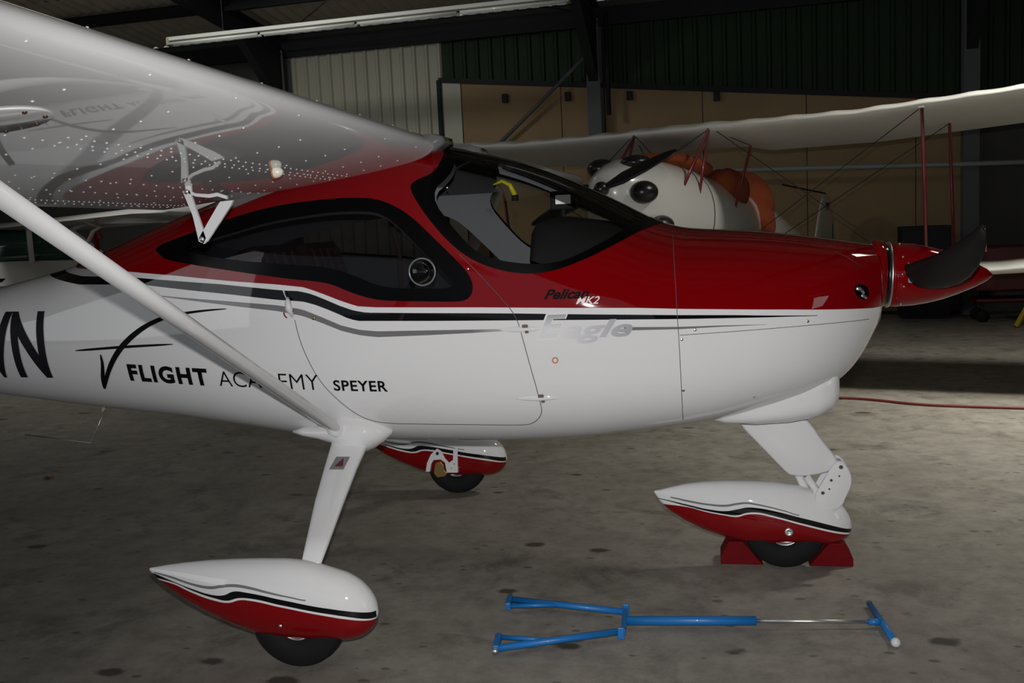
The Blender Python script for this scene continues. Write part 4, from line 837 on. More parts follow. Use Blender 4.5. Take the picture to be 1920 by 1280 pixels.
b = MB(); b.tube([(1.80, .02, .40), (1.84, .02, .30)], .018, 10); b.build('shock_link', M_white, AC, smooth=True)
for x, z, r in ((1.965, .448, .0085), (1.958, .41, .004), (1.926, .392, .006), (1.918, .355, .004), (1.892, .338, .0075)):
    b = MB(); b.lathe([(r, 0), (r*.8, .004), (.0001, .005)], axis='y', n=12); b.v = [tuple(Vector((v[0]+x, -v[1]-.062, v[2]+z))) for v in b.v]; b.build('bolt', M_seam, fk)
# belly antenna: white stub with a bent rod
b = MB(); b.tube([(-1.405, -.02, .80), (-1.412, -.02, .745), (-1.435, -.02, .705)], [.020, .014, .007], 12); an = b.build('antenna', mat('cream_antenna_foot', (.6, .6, .53), .5), AC, smooth=True)
b = MB(); b.tube([(-1.425, -.02, .71), (-1.515, -.02, .55), (-1.875, -.02, .592)], .0022, 8); b.build('antenna_rod', M_steel, an, smooth=True)
# tail (outside the photograph's frame)
def fin(P, m, name='fin', flat='y', at=0):
    P = chaikin(P, 2); c = Vector((sum(p[0] for p in P)/len(P), sum(p[1] for p in P)/len(P))); V = []; F = []; n = len(P)
    for k, h in ((.8, 1), (.95, .6), (1, 0), (.95, -.6), (.8, -1)):
        for p in P:
            q = c+(Vector(p)-c)*k; V.append((q.x, at+h*.03, q.y) if flat == 'y' else (q.x, q.y, at+h*.025))
    for i in range(4):
        for k in range(n): k2 = (k+1) % n; F.append((i*n+k, i*n+k2, (i+1)*n+k2, (i+1)*n+k))
    F.append(tuple(range(n))); F.append(tuple(4*n+k for k in range(n)))
    o = mesh(name, V, F, m, AC, True); bm = bmesh.new(); bm.from_mesh(o.data); bmesh.ops.recalc_face_normals(bm, faces=bm.faces); bm.to_mesh(o.data); bm.free(); return o
fin([(-3.5, 1.25), (-4.0, 2.05), (-4.5, 2.1), (-4.55, 1.1), (-4.2, 1.1)], M_red, 'tail_fin')
fin([(-3.65, 0), (-3.9, -1.3), (-4.4, -1.35), (-4.5, -.2), (-4.5, .2), (-4.4, 1.35), (-3.9, 1.3)], M_white, 'tailplane', 'z', 1.2)
# ---------------------------------------------------------------- cabin
V = []; F = []; XS = [.78, .80, .86, .95, 1.05, 1.15, 1.24]
for i, x in enumerate(XS):
    zt_ = np.interp(x, [.78, .80, .86, 1.24], [1.48, 1.515, 1.53, 1.468])
    w_, a1, a2, zm, nu, nl = fpar(x)
    for k in range(17):
        y = -1+k/8; yy = y*(w_-.03); lim = zm+(a1-zm)*(1-min(abs(yy)/w_, .999)**nu)**(1/nu)-.03
        V.append((x, yy, min(zt_-.02*abs(y)**3, lim)))
    for k in range(17): V.append((x if i else .84, (-1+k/8)*(w_-.06), 1.02))
for i in range(len(XS)-1):
    for k in range(16): F.append((i*34+k, i*34+k+1, (i+1)*34+k+1, (i+1)*34+k))
for k in range(16): F.append((k, k+17, k+18, k+1))
mesh('instrument_panel', V, F, M_dark, AC, True)
for sy in (-.25, .25):
    seat = MB(); seat.box((-.03, sy, .86), (.50, .42, .14), Matrix.Rotation(-.12, 3, 'Y')); seat.build('seat_cushion', M_seat, AC, bevel=.03)
    s2 = MB(); s2.box((-.34, sy, 1.16), (.12, .42, .62), Matrix.Rotation(-.28, 3, 'Y')); bk = s2.build('seat_back', M_seat, AC, bevel=.03)
    for dy in (-.13, -.045, .045, .13):
        s3 = MB(); s3.box((-.275, sy+dy, 1.17), (.02, .07, .56), Matrix.Rotation(-.28, 3, 'Y')); s3.build('seat_rib', mat('brown_seat_stripe', (.16, .085, .075), .8), bk, bevel=.008)
    b = MB(); b.tube([(.42, sy, .80), (.40, sy, 1.05), (.36, sy, 1.16)], .012, 10); b.tube([(.36, sy, 1.15), (.355, sy, 1.25)], .02, 10); b.build('control_stick', M_dark, AC, smooth=True)
b = MB(); b.prism([fP(x, math.pi, -.03)*1.0 for x in (.0,)]+[Vector((-.9, .4, .75)), Vector((1.2, .4, .75))], (0, .01, 0)) if False else b.box((.25, 0, .80), (1.7, .60, .03)); b.build('cabin_floor', M_dark, AC)
# door trim panel with brown strips seen through the tinted window (far door)
for k in range(5):
    x0 = .02+k*.085; P = [fP(x0+dx, math.pi-fth(x0+dx, z), -.03) for dx, z in ((0, 1.52-k*.01), (.04, 1.52-k*.01), (.13, 1.26), (.09, 1.26))]
b = MB(); b.tube([(.02, .10, 1.75), (.03, .11, 1.55), (.06, .12, 1.40), (.05, .14, 1.22)], .011, 8, sq=.4); b.build('seat_belt', mat('brown_belt', (.20, .12, .09), .8), AC, smooth=True)
# ================================================================= LOFT FOR THE OTHER AIRCRAFT
def loft(name, st, m, parent, axis='y', n=32, e=2.2, smooth=True):
    """st: (position, centre x, half width, z top, z bottom)"""
    V = []; F = []
    for p, cx, w_, zt, zb in st:
        for k in range(n):
            t = 2*math.pi*k/n; c, s_ = math.cos(t), math.sin(t); r = (abs(c)**e+abs(s_)**e)**(-1/e)
            a_ = cx+w_*c*r; z = (zt+zb)/2+(zt-zb)/2*s_*r; V.append((a_, p, z) if axis == 'y' else (p, a_, z))
    for i in range(len(st)-1):
        for k in range(n): k2 = (k+1) % n; F.append((i*n+k, i*n+k2, (i+1)*n+k2, (i+1)*n+k))
    F.append(tuple(range(n))); F.append(tuple((len(st)-1)*n+k for k in range(n)))
    o = mesh(name, V, F, m, parent, smooth); bm = bmesh.new(); bm.from_mesh(o.data); bmesh.ops.recalc_face_normals(bm, faces=bm.faces); bm.to_mesh(o.data); bm.free(); return o
def resample(st, n=40):
    T = np.array(st); x = np.linspace(T[0, 0], T[-1, 0], n); k = np.exp(-.5*(np.arange(-4, 5)/1.6)**2); k /= k.sum(); C = [x]
    for j in range(1, T.shape[1]): C.append(np.convolve(np.pad(np.interp(x, T[:, 0], T[:, j]), 4, mode='reflect', reflect_type='odd'), k, 'valid'))
    return [tuple(float(v) for v in r) for r in np.stack(C, 1)]
# ================================================================= BIPLANE
BP = empty('biplane', cf(1.41, 8.45, 0), YAW-R(30), 'white fabric-covered biplane with dark red struts, parked behind the red and white aircraft', 'airplane')
M_fab = mat('cream_fabric', (.56, .55, .51), .5, coat=.2, noise=(4, .05)); M_bw = mat('biplane_white', (.60, .60, .57), .25, coat=.7); M_rstrut = mat('dark_red_strut', (.13, .008, .015), .4, coat=.4)
def bwing(name, z0, le, chord, dz, half, cut):
    xs = np.arange(-half, half+.001, .055); V = []; F = []; n = 44; us = [.5-.5*math.cos(math.pi*i/22) for i in range(23)]
    for x in xs:
        dih = max(0, abs(x)-1.5)*.055; e = min(1, (half-abs(x))/.22+.02); e = math.sqrt(max(0, 1-(1-e)**2))
        c_ = chord
        if cut: c_ -= .26*max(0, min(1, (.50-abs(x-.05))/.16))
        sag = .010*abs(math.sin(math.pi*x/.33))      # fabric dips between the ribs
        lo = []
        for u in us: lo.append((u, max(yt(u, .11)+yc(u, .03)-sag*min(1, u*14)*(1-u)-.006*abs(math.sin(math.pi*x/.33))*(1 if u < .1 else 0), -.02)))
        up_ = [(u, yc(u, .03)-yt(u, .11)+.3*sag*(1-u)*min(1, u*10)) for u in us[-2:0:-1]]
        for u, h in lo+up_:
            ch = .06+(c_-.06)*1; V.append((x, le+u*c_+(1-e)*.10*(1-2*u), z0+dih-dz*u*c_/chord+h*chord*(.25+.75*e)))
    N_ = 44
    for i in range(len(xs)-1):
        for k in range(N_): k2 = (k+1) % N_; F.append((i*N_+k, i*N_+k2, (i+1)*N_+k2, (i+1)*N_+k))
    F.append(tuple(range(N_))); F.append(tuple((len(xs)-1)*N_+k for k in range(N_)))
    o = mesh(name, V, F, M_fab, BP, True); bm = bmesh.new(); bm.from_mesh(o.data); bmesh.ops.recalc_face_normals(bm, faces=bm.faces); bm.to_mesh(o.data); bm.free(); return o
bwing('upper_wing', 2.235, 0, 1.12, .16, 3.6, True)
bwing('lower_wing', .945, .28, 1.05, .08, 3.5, False)
loft('fuselage', resample([(-1.38, 0, .10, 1.84, 1.60), (-1.33, 0, .20, 1.90, 1.50), (-1.2, 0, .29, 1.96, 1.38), (-1.0, 0, .35, 1.985, 1.26), (-.6, 0, .38, 1.975, 1.17), (0, 0, .38, 1.93, 1.12), (.8, 0, .36, 1.84, 1.05), (1.8, 0, .32, 1.72, 1.0), (2.7, 0, .27, 1.575, .95), (3.5, 0, .21, 1.41, .90), (4.3, 0, .15, 1.24, .86), (5.2, 0, .09, 1.07, .82), (6.1, 0, .03, .98, .80)], 60), M_bw, BP)
loft('cowl_seam', [(-.02, 0, .3815, 1.935, 1.113), (.0, 0, .3815, 1.934, 1.112)], M_seam, BP)
def ellipsoid(name, c, r, m, parent, n=24, lump=0, rot=None, seed=1):
    b = MB(); rnd = random.Random(seed); V = []; F = []; P = 16; ph = [rnd.uniform(0, 6.28) for _ in range(8)]
    for i in range(P+1):
        a_ = math.pi*i/P
        for k in range(n):
            t = 2*math.pi*k/n; k_ = 1+lump*(math.sin(3*t+ph[0])*.5+math.sin(5*t+2*a_+ph[1])*.35+math.sin(4*a_+ph[2])*.4+math.sin(7*t-5*a_+ph[3])*.25)
            v = Vector((r[0]*math.sin(a_)*math.cos(t)*k_, r[1]*math.sin(a_)*math.sin(t)*k_, r[2]*math.cos(a_)*k_))
            if rot is not None: v = rot @ v
            V.append(v+Vector(c))
    for i in range(P):
        for k in range(n): k2 = (k+1) % n; F.append((i*n+k, (i+1)*n+k, (i+1)*n+k2, i*n+k2))
    me = bpy.data.meshes.new(name); me.from_pydata([tuple(v) for v in V], [], F); bm = bmesh.new(); bm.from_mesh(me); bmesh.ops.remove_doubles(bm, verts=bm.verts, dist=1e-5); bmesh.ops.recalc_face_normals(bm, faces=bm.faces); bm.to_mesh(me); bm.free()
    return link(name, me, m, parent, True)
M_blk2 = mat('black_satin', (.008, .008, .009), .32)
for c, r in (((.235, -1.20, 1.70), (.105, .125, .085)), ((-.235, -1.20, 1.70), (.105, .125, .085)), ((.12, -1.04, 1.925), (.115, .15, .06)), ((-.17, -1.02, 1.90), (.11, .15, .075)), ((.28, -1.0, 1.45), (.10, .14, .08)), ((-.28, -1.0, 1.45), (.10, .14, .08))):
    ellipsoid('cowl_blister', c, r, M_blk2, BP)
ellipsoid('propeller_hub', (0, -1.42, 1.735), (.055, .07, .055), M_blk2, BP)
def bblade(ax, az):
    V = []; F = []; n = 10; L_ = math.hypot(ax, az); d = Vector((ax, 0, az)).normalized(); sd = Vector((-d.z, 0, d.x)); st = [(0, .02, .02), (.12, .035, .02), (.3, .055, .014), (.6, .05, .01), (.85, .035, .007), (.97, .018, .005), (1, .004, .003)]
    for u, w_, th in st:
        for k in range(n):
            t = 2*math.pi*k/n; V.append(Vector((0, -1.43, 1.735))+d*u*L_+sd*w_*math.cos(t)*.85+Vector((0, 1, 0))*(th*math.sin(t)+w_*math.cos(t)*.5))
    for i in range(len(st)-1):
        for k in range(n): k2 = (k+1) % n; F.append((i*n+k, i*n+k2, (i+1)*n+k2, (i+1)*n+k))
    F.append(tuple(range(n))); F.append(tuple((len(st)-1)*n+k for k in range(n))); mesh('propeller_blade', V, F, M_blk2, BP, True)
bblade(.585, .235); bblade(-.585, -.235)
def sb(name, a_, b_, r=.018, m=M_rstrut):
    b = MB(); b.tube([a_, b_], r, 12, sq=.55, upv=(0, 1, 0)); return b.build(name, m, BP, smooth=True)
for s_ in (1, -1):
    sb('cabane_strut', (.33*s_, .03, 2.225), (.335*s_, -.72, 1.67)); sb('cabane_strut', (.33*s_, .03, 2.225), (.355*s_, -.36, 1.60)); sb('cabane_strut', (.50*s_, .65, 2.10), (.33*s_, .68, 1.53))
    sb('interplane_strut', (1.97*s_, .05, 2.25), (1.975*s_, .33, .97), .024); sb('interplane_strut', (2.09*s_, .72, 2.155), (2.11*s_, .98, .93), .022)
    for a_, b_ in (((1.97, .05, 2.24), (.36, .3, 1.15)), ((2.09, .72, 2.15), (.36, .95, 1.1)), ((.36, .05, 2.22), (1.94, .33, .98)), ((.34, .03, 2.22), (.5, .65, 2.1)), ((.33, .03, 2.22), (-.335, -.5, 1.7))):
        b = MB(); b.tube([(a_[0]*s_, a_[1], a_[2]), (b_[0]*s_, b_[1], b_[2])], .0035, 6); b.build('bracing_wire', M_beam, BP)
    b = MB(); b.box((1.97*s_, .03, 2.24), (.05, .05, .022)); b.build('strut_fitting', M_bw, BP, bevel=.005)
    b = MB(); b.tube([(.30*s_, .2, 1.2), (.72*s_, .15, .28)], .022, 12); b.build('gear_leg', M_rstrut, BP, smooth=True)
    b = MB(); b.lathe([(.12, -.05), (.2, -.055), (.235, -.03), (.245, 0), (.235, .03), (.2, .055), (.12, .05)], c=(0, 0, 0), axis='x', closed=True, n=36); b.v = [(v[0]+.78*s_, v[1]+.15, v[2]+.245) for v in b.v]; ty = b.build('tyre', M_rubber, BP, smooth=True)
    b = MB(); b.lathe([(.001, -.035), (.11, -.03), (.125, -.04), (.125, .04), (.11, .03), (.001, .035)], axis='x', n=30); b.v = [(v[0]+.78*s_, v[1]+.15, v[2]+.245) for v in b.v]; b.build('wheel_rim', M_bw, ty, smooth=True)
b = MB(); b.tube([(-.8, .15, .245), (.8, .15, .245)], .02, 10); b.build('axle', M_rstrut, BP, smooth=True)
def slab(name, P, x, th, m, parent, horizontal=None):
    P = chaikin(P, 2); V = []; F = []; n = len(P); c = Vector((sum(p[0] for p in P)/n, sum(p[1] for p in P)/n))
    for k, h in ((.8, 1), (.95, .6), (1, 0), (.95, -.6), (.8, -1)):
        for p in P: q = c+(Vector(p)-c)*k; V.append((x+h*th, q.x, q.y) if horizontal is None else (q.x, q.y, horizontal+h*th))
    for i in range(4):
        for k in range(n): k2 = (k+1) % n; F.append((i*n+k, i*n+k2, (i+1)*n+k2, (i+1)*n+k))
    F.append(tuple(range(n))); F.append(tuple(4*n+k for k in range(n)))
    o = mesh(name, V, F, m, parent, True); bm = bmesh.new(); bm.from_mesh(o.data); bmesh.ops.recalc_face_normals(bm, faces=bm.faces); bm.to_mesh(o.data); bm.free(); return o
tf = slab('tail_fin', [(5.1, .95), (5.55, 1.6), (5.85, 1.76), (6.15, 1.72), (6.45, 1.25), (6.48, .85), (6.1, .8)], 0, .025, M_bw, BP)
slab('tailplane', [(0, 5.25), (1.1, 5.55), (1.2, 5.8), (1.1, 6.1), (0, 6.25), (-1.1, 6.1), (-1.2, 5.8), (-1.1, 5.55)], 0, .02, M_bw, BP, 1.02)
for i, (nm, cc) in enumerate((('black', (.01, .01, .01)), ('red', (.3, .01, .01)), ('gold', (.5, .3, .02)))):
    b = MB(); b.box((.029, 5.9, 1.60-i*.035), (.003, .22, .035)); b.build('flag_stripe', mat('flag_'+nm, cc, .5), tf)
b = MB(); b.box((.029, 6.2, 1.22), (.003, .08, .2)); b.build('marking', M_black, tf)
b = MB(); b.tube([(.02, 5.8, 1.74), (-.25, 4.6, 1.86)], .010, 8); b.build('tail_antenna', M_beam, BP)
b = MB(); b.tube([(0, 5.9, .82), (0, 6.05, .2)], .02, 10); b.lathe([(.02, 0), (.08, .01), (.095, .03), (.08, .05), (.02, .06)], c=(0, 0, 0), axis='x', n=24); b.v[-120:] = [(v[0]-.03, v[1]+6.05, v[2]+.1) for v in b.v[-120:]]; b.build('tail_wheel', M_rubber, BP, smooth=True)
for yy in (.95, 1.95): 
    b = MB(); b.lathe([(.20, 0), (.225, .02), (.20, .04)], c=(0, yy, 1.83 if yy < 1.5 else 1.69), axis='z', n=28, closed=True); b.build('cockpit_rim', M_dark, BP, smooth=True)
# orange-brown cockpit covers
M_or = mat('rust_orange_canvas', (.19, .032, .004), .9, noise=(6, .25), bump=(9, .8, .03))
def bpl(p): return BP.matrix_basis @ Vector(p)
def cover(label, parts):
    base = bpl(parts[0][0]); t = empty('cockpit_cover', base, YAW-R(30), label, 'cover', 'rust orange canvas covers on the biplane')
    for i, (c, r, rot, sd) in enumerate(parts): ellipsoid('canvas' if i == 0 else 'canvas_fold', Vector(c)-Vector(parts[0][0]), r, M_or, t, 36, .05, Matrix.Rotation(rot, 3, 'X'), sd)
    return t
cover('rust orange canvas cover pulled flat over the front cockpit between the struts', [((-.04, .15, 1.925), (.31, .52, .11), -.13, 3), ((.20, .92, 1.745), (.19, .36, .17), -.2, 5)])
cover('rounded rust orange canvas cover hanging over the rear cockpit, nearer the tail', [((.0, 1.80, 1.60), (.38, .32, .33), -.1, 8), ((.24, 1.74, 1.42), (.17, .25, .24), 0, 11)])
# ================================================================= PARKED HIGH-WING AIRCRAFT, FAR LEFT
HW = empty('high_wing_aircraft', cf(-7.0, 15.0, 0), YAW+R(44), 'white high-wing aircraft with green-tinted windows at the left, behind the near fuselage', 'airplane')
M_hw = mat('dull_white_paint', (.68, .68, .65), .35, coat=.6); M_teal = mat('green_tinted_window', (.012, .06, .05), .08, spec=.8)
loft('fuselage', resample([(-4.6, 0, .06, 1.12, .95), (-3, 0, .2, 1.22, .80), (-1.6, 0, .42, 1.40, .62), (-.9, 0, .52, 1.52, .55), (.3, 0, .54, 1.45, .52), (.75, 0, .53, 1.34, .54), (1.3, 0, .46, 1.28, .60), (1.8, 0, .34, 1.20, .70), (1.95, 0, .15, 1.1, .85)], 40), M_hw, HW, 'x', e=2.8)
loft('cabin', [(-1.1, 0, .40, 1.52, 1.2), (-.95, 0, .46, 1.76, 1.2), (0, 0, .47, 1.79, 1.2), (.25, 0, .46, 1.75, 1.2), (.62, 0, .49, 1.46, 1.2)], M_teal, HW, 'x', e=5)
for s_ in (1, -1):
    for a_, b_ in (((.2, .475, 1.78), (.66, .51, 1.38)), ((-.35, .49, 1.78), (-.35, .50, 1.3)), ((-1.0, .46, 1.76), (-1.0, .47, 1.3))):
        b = MB(); b.beam((a_[0], a_[1]*s_, a_[2]), (b_[0], b_[1]*s_, b_[2]), .05, .07, (1, 0, 0)); b.build('window_post', M_hw, HW, bevel=.008)
    b = MB(); b.tube([(.1, -2.0*s_, 1.76), (.02, -1.9*s_, 1.70), (.0, -.5*s_, .75)], .030, 12, sq=.6, upv=(1, 0, 0)); b.build('wing_strut', M_hw, HW, smooth=True)
    b = MB(); b.tube([(-.2, .4*s_, .65), (-.25, 1.0*s_, .2)], .03, 10); b.build('gear_leg', M_hw, HW, smooth=True)
    b = MB(); b.lathe([(.08, -.05), (.15, -.055), (.17, -.02), (.17, .02), (.15, .055), (.08, .05)], axis='y', closed=True, n=28); b.v = [(v[0]-.25, v[1]+1.03*s_, v[2]+.17) for v in b.v]; b.build('tyre', M_rubber, HW, smooth=True)
V = []; F = []; n = 80; ys = [-5.3, -5.2, -2, 0, 2, 5.2, 5.3]
for i, y in enumerate(ys):
    k = .6 if i in (0, 6) else 1
    for u, lo in [(u, False) for u in US]+[(u, True) for u in US[-2:0:-1]]:
        h = yc(u)+(-yt(u) if lo else yt(u)); V.append((.55-1.4*(.5+(u-.5)*k), y, 1.80+.004*abs(y)+h*1.4*k))
for i in range(6):
    for k in range(n): k2 = (k+1) % n; F.append((i*n+k, i*n+k2, (i+1)*n+k2, (i+1)*n+k))
F.append(tuple(range(n))); F.append(tuple(6*n+k for k in range(n)))
o = mesh('wing', V, F, M_hw, HW, True); bm = bmesh.new(); bm.from_mesh(o.data); bmesh.ops.recalc_face_normals(bm, faces=bm.faces); bm.to_mesh(o.data); bm.free()
b = MB(); b.prism([(-2.2, -.505, 1.12), (1.7, -.40, 1.06), (1.7, -.40, 1.02), (-2.2, -.5, 1.06)], (0, -.05, 0)); b.build('black_stripe', M_black, HW)
b = MB(); b.tube([(1.5, 0, .7), (1.6, 0, .2)], .03, 10); b.build('nose_leg', M_hw, HW, smooth=True)
b = MB(); b.lathe([(.07, -.04), (.14, -.045), (.155, 0), (.14, .045), (.07, .04)], axis='y', closed=True, n=28); b.v = [(v[0]+1.62, v[1], v[2]+.155) for v in b.v]; b.build('tyre', M_rubber, HW, smooth=True)
b = MB(); b.lathe([(.15, 1.93), (.12, 2.05), (.06, 2.17), (.001, 2.22)], c=(0, 0, 1.02), axis='x', n=28); b.build('spinner', M_hw, HW, smooth=True)
b = MB(); b.prism([(-4.7, -.02, 1.0), (-4.0, -.02, 1.15), (-4.4, -.02, 1.95), (-4.85, -.02, 2.0)], (0, .04, 0)); b.build('tail_fin', M_hw, HW, bevel=.01)
b = MB(); b.prism([(-4.75, -1.3, 1.05), (-4.1, -1.2, 1.05), (-3.9, 0, 1.05), (-4.1, 1.2, 1.05), (-4.75, 1.3, 1.05)], (0, 0, .04)); b.build('tailplane', M_hw, HW, bevel=.01)
# red stand and blue canister on a shelf by the left back wall
rs = empty('red_stand', cf(-6.15, 14.9, 0), YAW, 'dark red upright stand with short crossbar, seen past the wing strut at left', 'stand')
M_rs = mat('dull_red_paint', (.22, .008, .012), .5)
b = MB(); b.tube([(0, 0, .02), (0, 0, 1.72)], .035, 14); b.build('pole', M_rs, rs, smooth=True)
b = MB(); b.beam((-.15, 0, 1.63), (.09, 0, 1.63), .05, .07); b.build('crossbar', M_rs, rs, bevel=.008)
b = MB(); b.box((.02, 0, 1.72), (.10, .06, .14)); b.build('clamp_head', M_rs, rs, bevel=.015)
b = MB(); b.lathe([(.24, 0), (.24, .015), (.2, .03), (.05, .05)], n=28); b.build('base_plate', M_rs, rs, auto=True)
sh = empty('metal_shelf', cf(-7.25, 16.55, 0), YAW-R(15.5), 'dark metal shelf against the back wall behind the parked white aircraft', 'shelf')
for x in (-.5, .5):
    for y in (-.18, .18): b = MB(); b.box((x, y, .7), (.04, .04, 1.4)); b.build('post', M_beam, sh)
for z in (.2, .68, 1.18): b = MB(); b.box((0, 0, z), (1.04, .40, .03)); b.build('shelf_board', M_beam, sh)
bc = empty('canister', cf(-7.1, 16.5, 1.195), 0, 'blue plastic canister on top of the dark metal shelf', 'canister')
b = MB(); b.box((0, 0, .13), (.24, .18, .26)); b.build('body', mat('blue_plastic', (.01, .045, .14), .5), bc, bevel=.03); b = MB(); b.lathe([(.03, .25), (.03, .30), (.001, .30)], n=16); b.build('cap', M_black, bc, smooth=True)
# ================================================================= NEAR FLOOR OBJECTS
tb = empty('tow_bar', (1.118, -.72, 0), 0, 'bright blue forked tow bar with chrome rod and T-handle lying on the floor', 'tow bar')
def tl(s_, t, z): return Vector((s_-1.118, -(t)+.72, z))
zb = .030
b = MB(); b.tube([tl(1.121, .717, zb), tl(1.40, .694, zb), tl(1.589, .678, zb)], .0165, 18); b.build('main_tube', M_blue, tb, smooth=True)
b = MB(); b.tube([tl(1.585, .6785, zb), tl(2.012, .634, .022)], .0065, 14); b.build('sliding_rod', M_alu, tb, smooth=True)
b = MB(); b.tube([tl(1.985, .637, .023), tl(2.028, .632, .021)], .012, 14); b.build('handle_sleeve', M_blue, tb, smooth=True)
b = MB(); b.tube([tl(2.018, .452, .016), tl(2.048, .785, .016)], .0115, 16); hb = b.build('handle', M_blue, tb, smooth=True)
for p, r, mm in ((tl(2.050, .797, .017), .0165, mat('white_end_cap', (.62, .62, .6), .5)), (tl(2.017, .446, .016), .0125, M_post)):
    ellipsoid('end_cap', p, (r, r, r), mm, hb, 16)
b = MB(); b.beam(tl(1.108, .618, zb), tl(1.118, .826, zb), .018, .022); b.build('cross_bar', M_blue, tb, bevel=.004)
for t0 in (.612, .832): b = MB(); b.box(tl(1.110, t0, zb), (.024, .010, .044)); b.build('end_plate', M_blue, tb, bevel=.003)
for k, (a_, c_, d_) in enumerate(((tl(1.105, .634, zb), tl(.640, .528, .024), tl(.648, .600, .024)), (tl(1.112, .812, zb), tl(.682, .985, .024), tl(.672, .890, .024)))):
    b = MB(); b.tube([a_, c_], .0125, 14); b.build('fork_arm', M_blue, tb, smooth=True)
    m_ = a_*.45+c_*.55; b = MB(); b.tube([m_, d_], .0085, 12); b.build('fork_brace', M_blue, tb, smooth=True)
    e_ = (d_-c_).normalized()*.02
    b = MB(); b.beam(c_-e_*.6, d_+e_*.4, .022, .030); b.build('fork_tip_plate', M_blue, tb, bevel=.004)
    b = MB(); b.tube([c_-e_*.5, c_-e_*1.6], .011, 12); b.build('tip_pin', M_alu, tb, smooth=True)
M_ck = mat('red_chock_paint', (.13, .002, .005), .6, spec=.1, bump=(14, .5, .01))
ck = empty('wheel_chock', (1.745, 0, 0), 0, 'red metal wheel chock cradle under the nose wheel', 'wheel chock')
for s_, nm in ((-1, 'wedge'), (1, 'wedge')):
    P = [(.095*s_, .0), (.275*s_, .0), (.275*s_, .035), (.240*s_, .102), (.180*s_, .102), (.165*s_, .085), (.125*s_, .035)]
    b = MB(); b.prism([Vector((x, .13, z)) for x, z in P], (0, -.13, 0)); b.build(nm, M_ck, ck, bevel=.004)
b = MB(); b.box((0, .115, .014), (.50, .028, .028)); b.build('side_rail', M_ck, ck, bevel=.003)
b = MB(); hp = [Vector((-1.2, 3.6, .011)), Vector((.2, 3.85, .011)), Vector((1.4, 3.93, .011)), Vector((2.144, 3.963, .011)), Vector((2.403, 3.946, .011)), Vector((2.664, 3.858, .011)), Vector((2.97, 3.60, .011)), Vector((3.33, 3.50, .011)), Vector((3.67, 3.42, .011)), Vector((4.4, 3.3, .011)), Vector((5.4, 3.6, .011))]
hp = [Vector(p) for p in chaikin([tuple(p) for p in hp], 3, False)]; b.tube(hp, .010, 10); tag(b.build('air_hose', mat('dark_red_hose', (.17, .022, .018), .55), smooth=True), 'thin dark red hose lying across the floor beyond the nose', 'hose')
b = MB(); V = [Vector((math.cos(t)*(.045 if k % 2 else .020), math.sin(t)*(.032 if k % 2 else .014), .006+.010*math.sin(3*t)+.004)) for k, t in enumerate(np.linspace(0, 2*math.pi, 15)[:-1])]
V = [v+Vector((-2.824, 1.363, 0)) for v in V]; V += [Vector((-2.824, 1.363, .014))]
lf = mesh('dry_leaf', V+[v-Vector((0, 0, .002)) for v in V], [(i, (i+1) % 14, 14) for i in range(14)]+[((i+1) % 14+15, i+15, 29) for i in range(14)], mat('dry_brown_leaf', (.16, .10, .04), .9)); tag(lf, 'small dry brown leaf lying alone on the concrete at left', 'leaf')
# small thing on the instrument panel
gp = empty('navigation_display', (.84, .02, 1.535), R(100), 'small black screen unit with pale display standing on the instrument panel', 'display')
b = MB(); b.box((0, 0, .065), (.11, .03, .08)); b.build('case', M_dark, gp, bevel=.008); b = MB(); b.box((0, -.017, .068), (.065, .003, .038)); b.build('screen', mat('pale_screen', (.4, .4, .38), .3, emit=(.8, .8, .75, .06)), gp)
b = MB(); b.tube([(0, 0, .0), (0, 0, .04)], .012, 10); b.build('mount', M_dark, gp)
gp.rotation_euler = (0, 0, R(8))
hs = empty('headset', (.57, .10, 1.625), 0, 'yellow and black headset hanging behind the windscreen', 'headset')
M_yel = mat('yellow_plastic', (.65, .6, .02), .4)
b = MB(); b.tube([(-.05, 0, .06), (-.01, 0, .075), (.025, 0, .055), (.045, 0, .01)], [.004, .008, .010, .012], 12); b.build('headband', M_yel, hs, smooth=True)
b = MB(); b.tube([(.045, 0, .01), (.045, 0, -.015)], .016, 14); b.build('ear_cup', M_dark, hs, smooth=True)
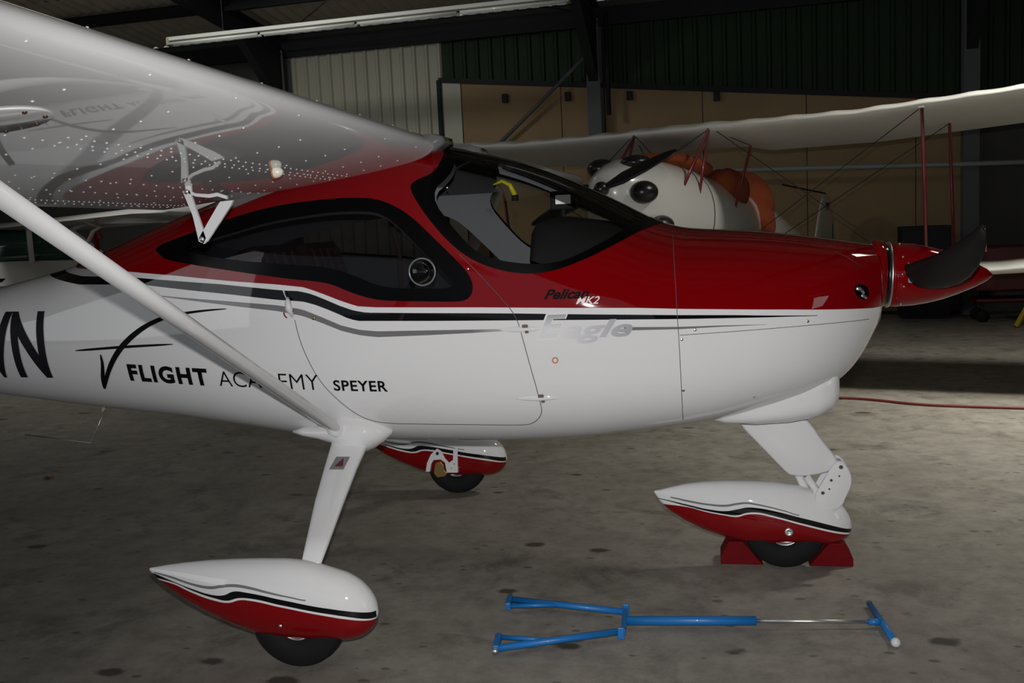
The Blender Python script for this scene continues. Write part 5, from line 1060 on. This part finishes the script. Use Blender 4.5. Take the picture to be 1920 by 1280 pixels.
# ================================================================= RIGHT BACKGROUND
rt_ = empty('tool_trolley', cf(6.45, 12.6, 0), YAW-R(12), 'dark red tool trolley on black castors beyond the biplane wing at right', 'trolley')
M_tr = mat('dark_red_enamel', (.10, .006, .008), .4)
b = MB(); b.box((0, 0, .68), (1.0, .5, .56)); bd = b.build('cabinet', M_tr, rt_, bevel=.015)
for k in range(3): 
    b = MB(); b.box((0, -.257, .50+k*.18), (.92, .015, .16)); dr = b.build('drawer', M_tr, rt_, bevel=.004); b = MB(); b.box((0, -.275, .54+k*.18), (.5, .02, .018)); b.build('handle', M_seam, dr)
b = MB(); b.box((0, 0, .28), (1.0, .5, .04)); b.build('lower_tray', M_tr, rt_, bevel=.008)
for x in (-.4, .4):
    for y in (-.18, .18):
        b = MB(); b.lathe([(.001, -.02), (.07, -.02), (.08, 0), (.07, .02), (.001, .02)], axis='y', n=20); b.v = [(v[0]+x, v[1]+y, v[2]+.08) for v in b.v]; b.build('castor', M_rubber, rt_, smooth=True)
        b = MB(); b.box((x, y+.03, .17), (.03, .01, .20)); b.build('castor_fork', M_beam, rt_)
ys_ = empty('jack_stand', cf(6.22, 11.6, 0), YAW, 'yellow jack stand on the floor at the right edge', 'jack')
M_ye = mat('yellow_enamel', (.42, .32, .01), .5)
for a_ in (0, 2.1, 4.2): b = MB(); b.beam((math.cos(a_)*.25, math.sin(a_)*.25, .02), (0, 0, .48), .05, .05); b.build('leg', M_ye, ys_, bevel=.004)
b = MB(); b.tube([(0, 0, .3), (0, 0, .60)], .04, 14); b.build('column', M_ye, ys_, smooth=True)
wb = empty('cabinet', wp(6.0, 0, .45), WYAW, 'low dark cabinet against the back wall beside the grey steel column', 'cabinet')
b = MB(); b.box((0, 0, .62), (.62, .5, 1.24)); b.build('body', M_beam, wb, bevel=.01)
for x in (-.15, .15): b = MB(); b.box((x, -.257, .62), (.29, .015, 1.16)); dd = b.build('door', M_beam, wb, bevel=.004); b = MB(); b.box((x-.1*math.copysign(1, x), -.27, .7), (.015, .015, .1)); b.build('handle', M_seam, dd)
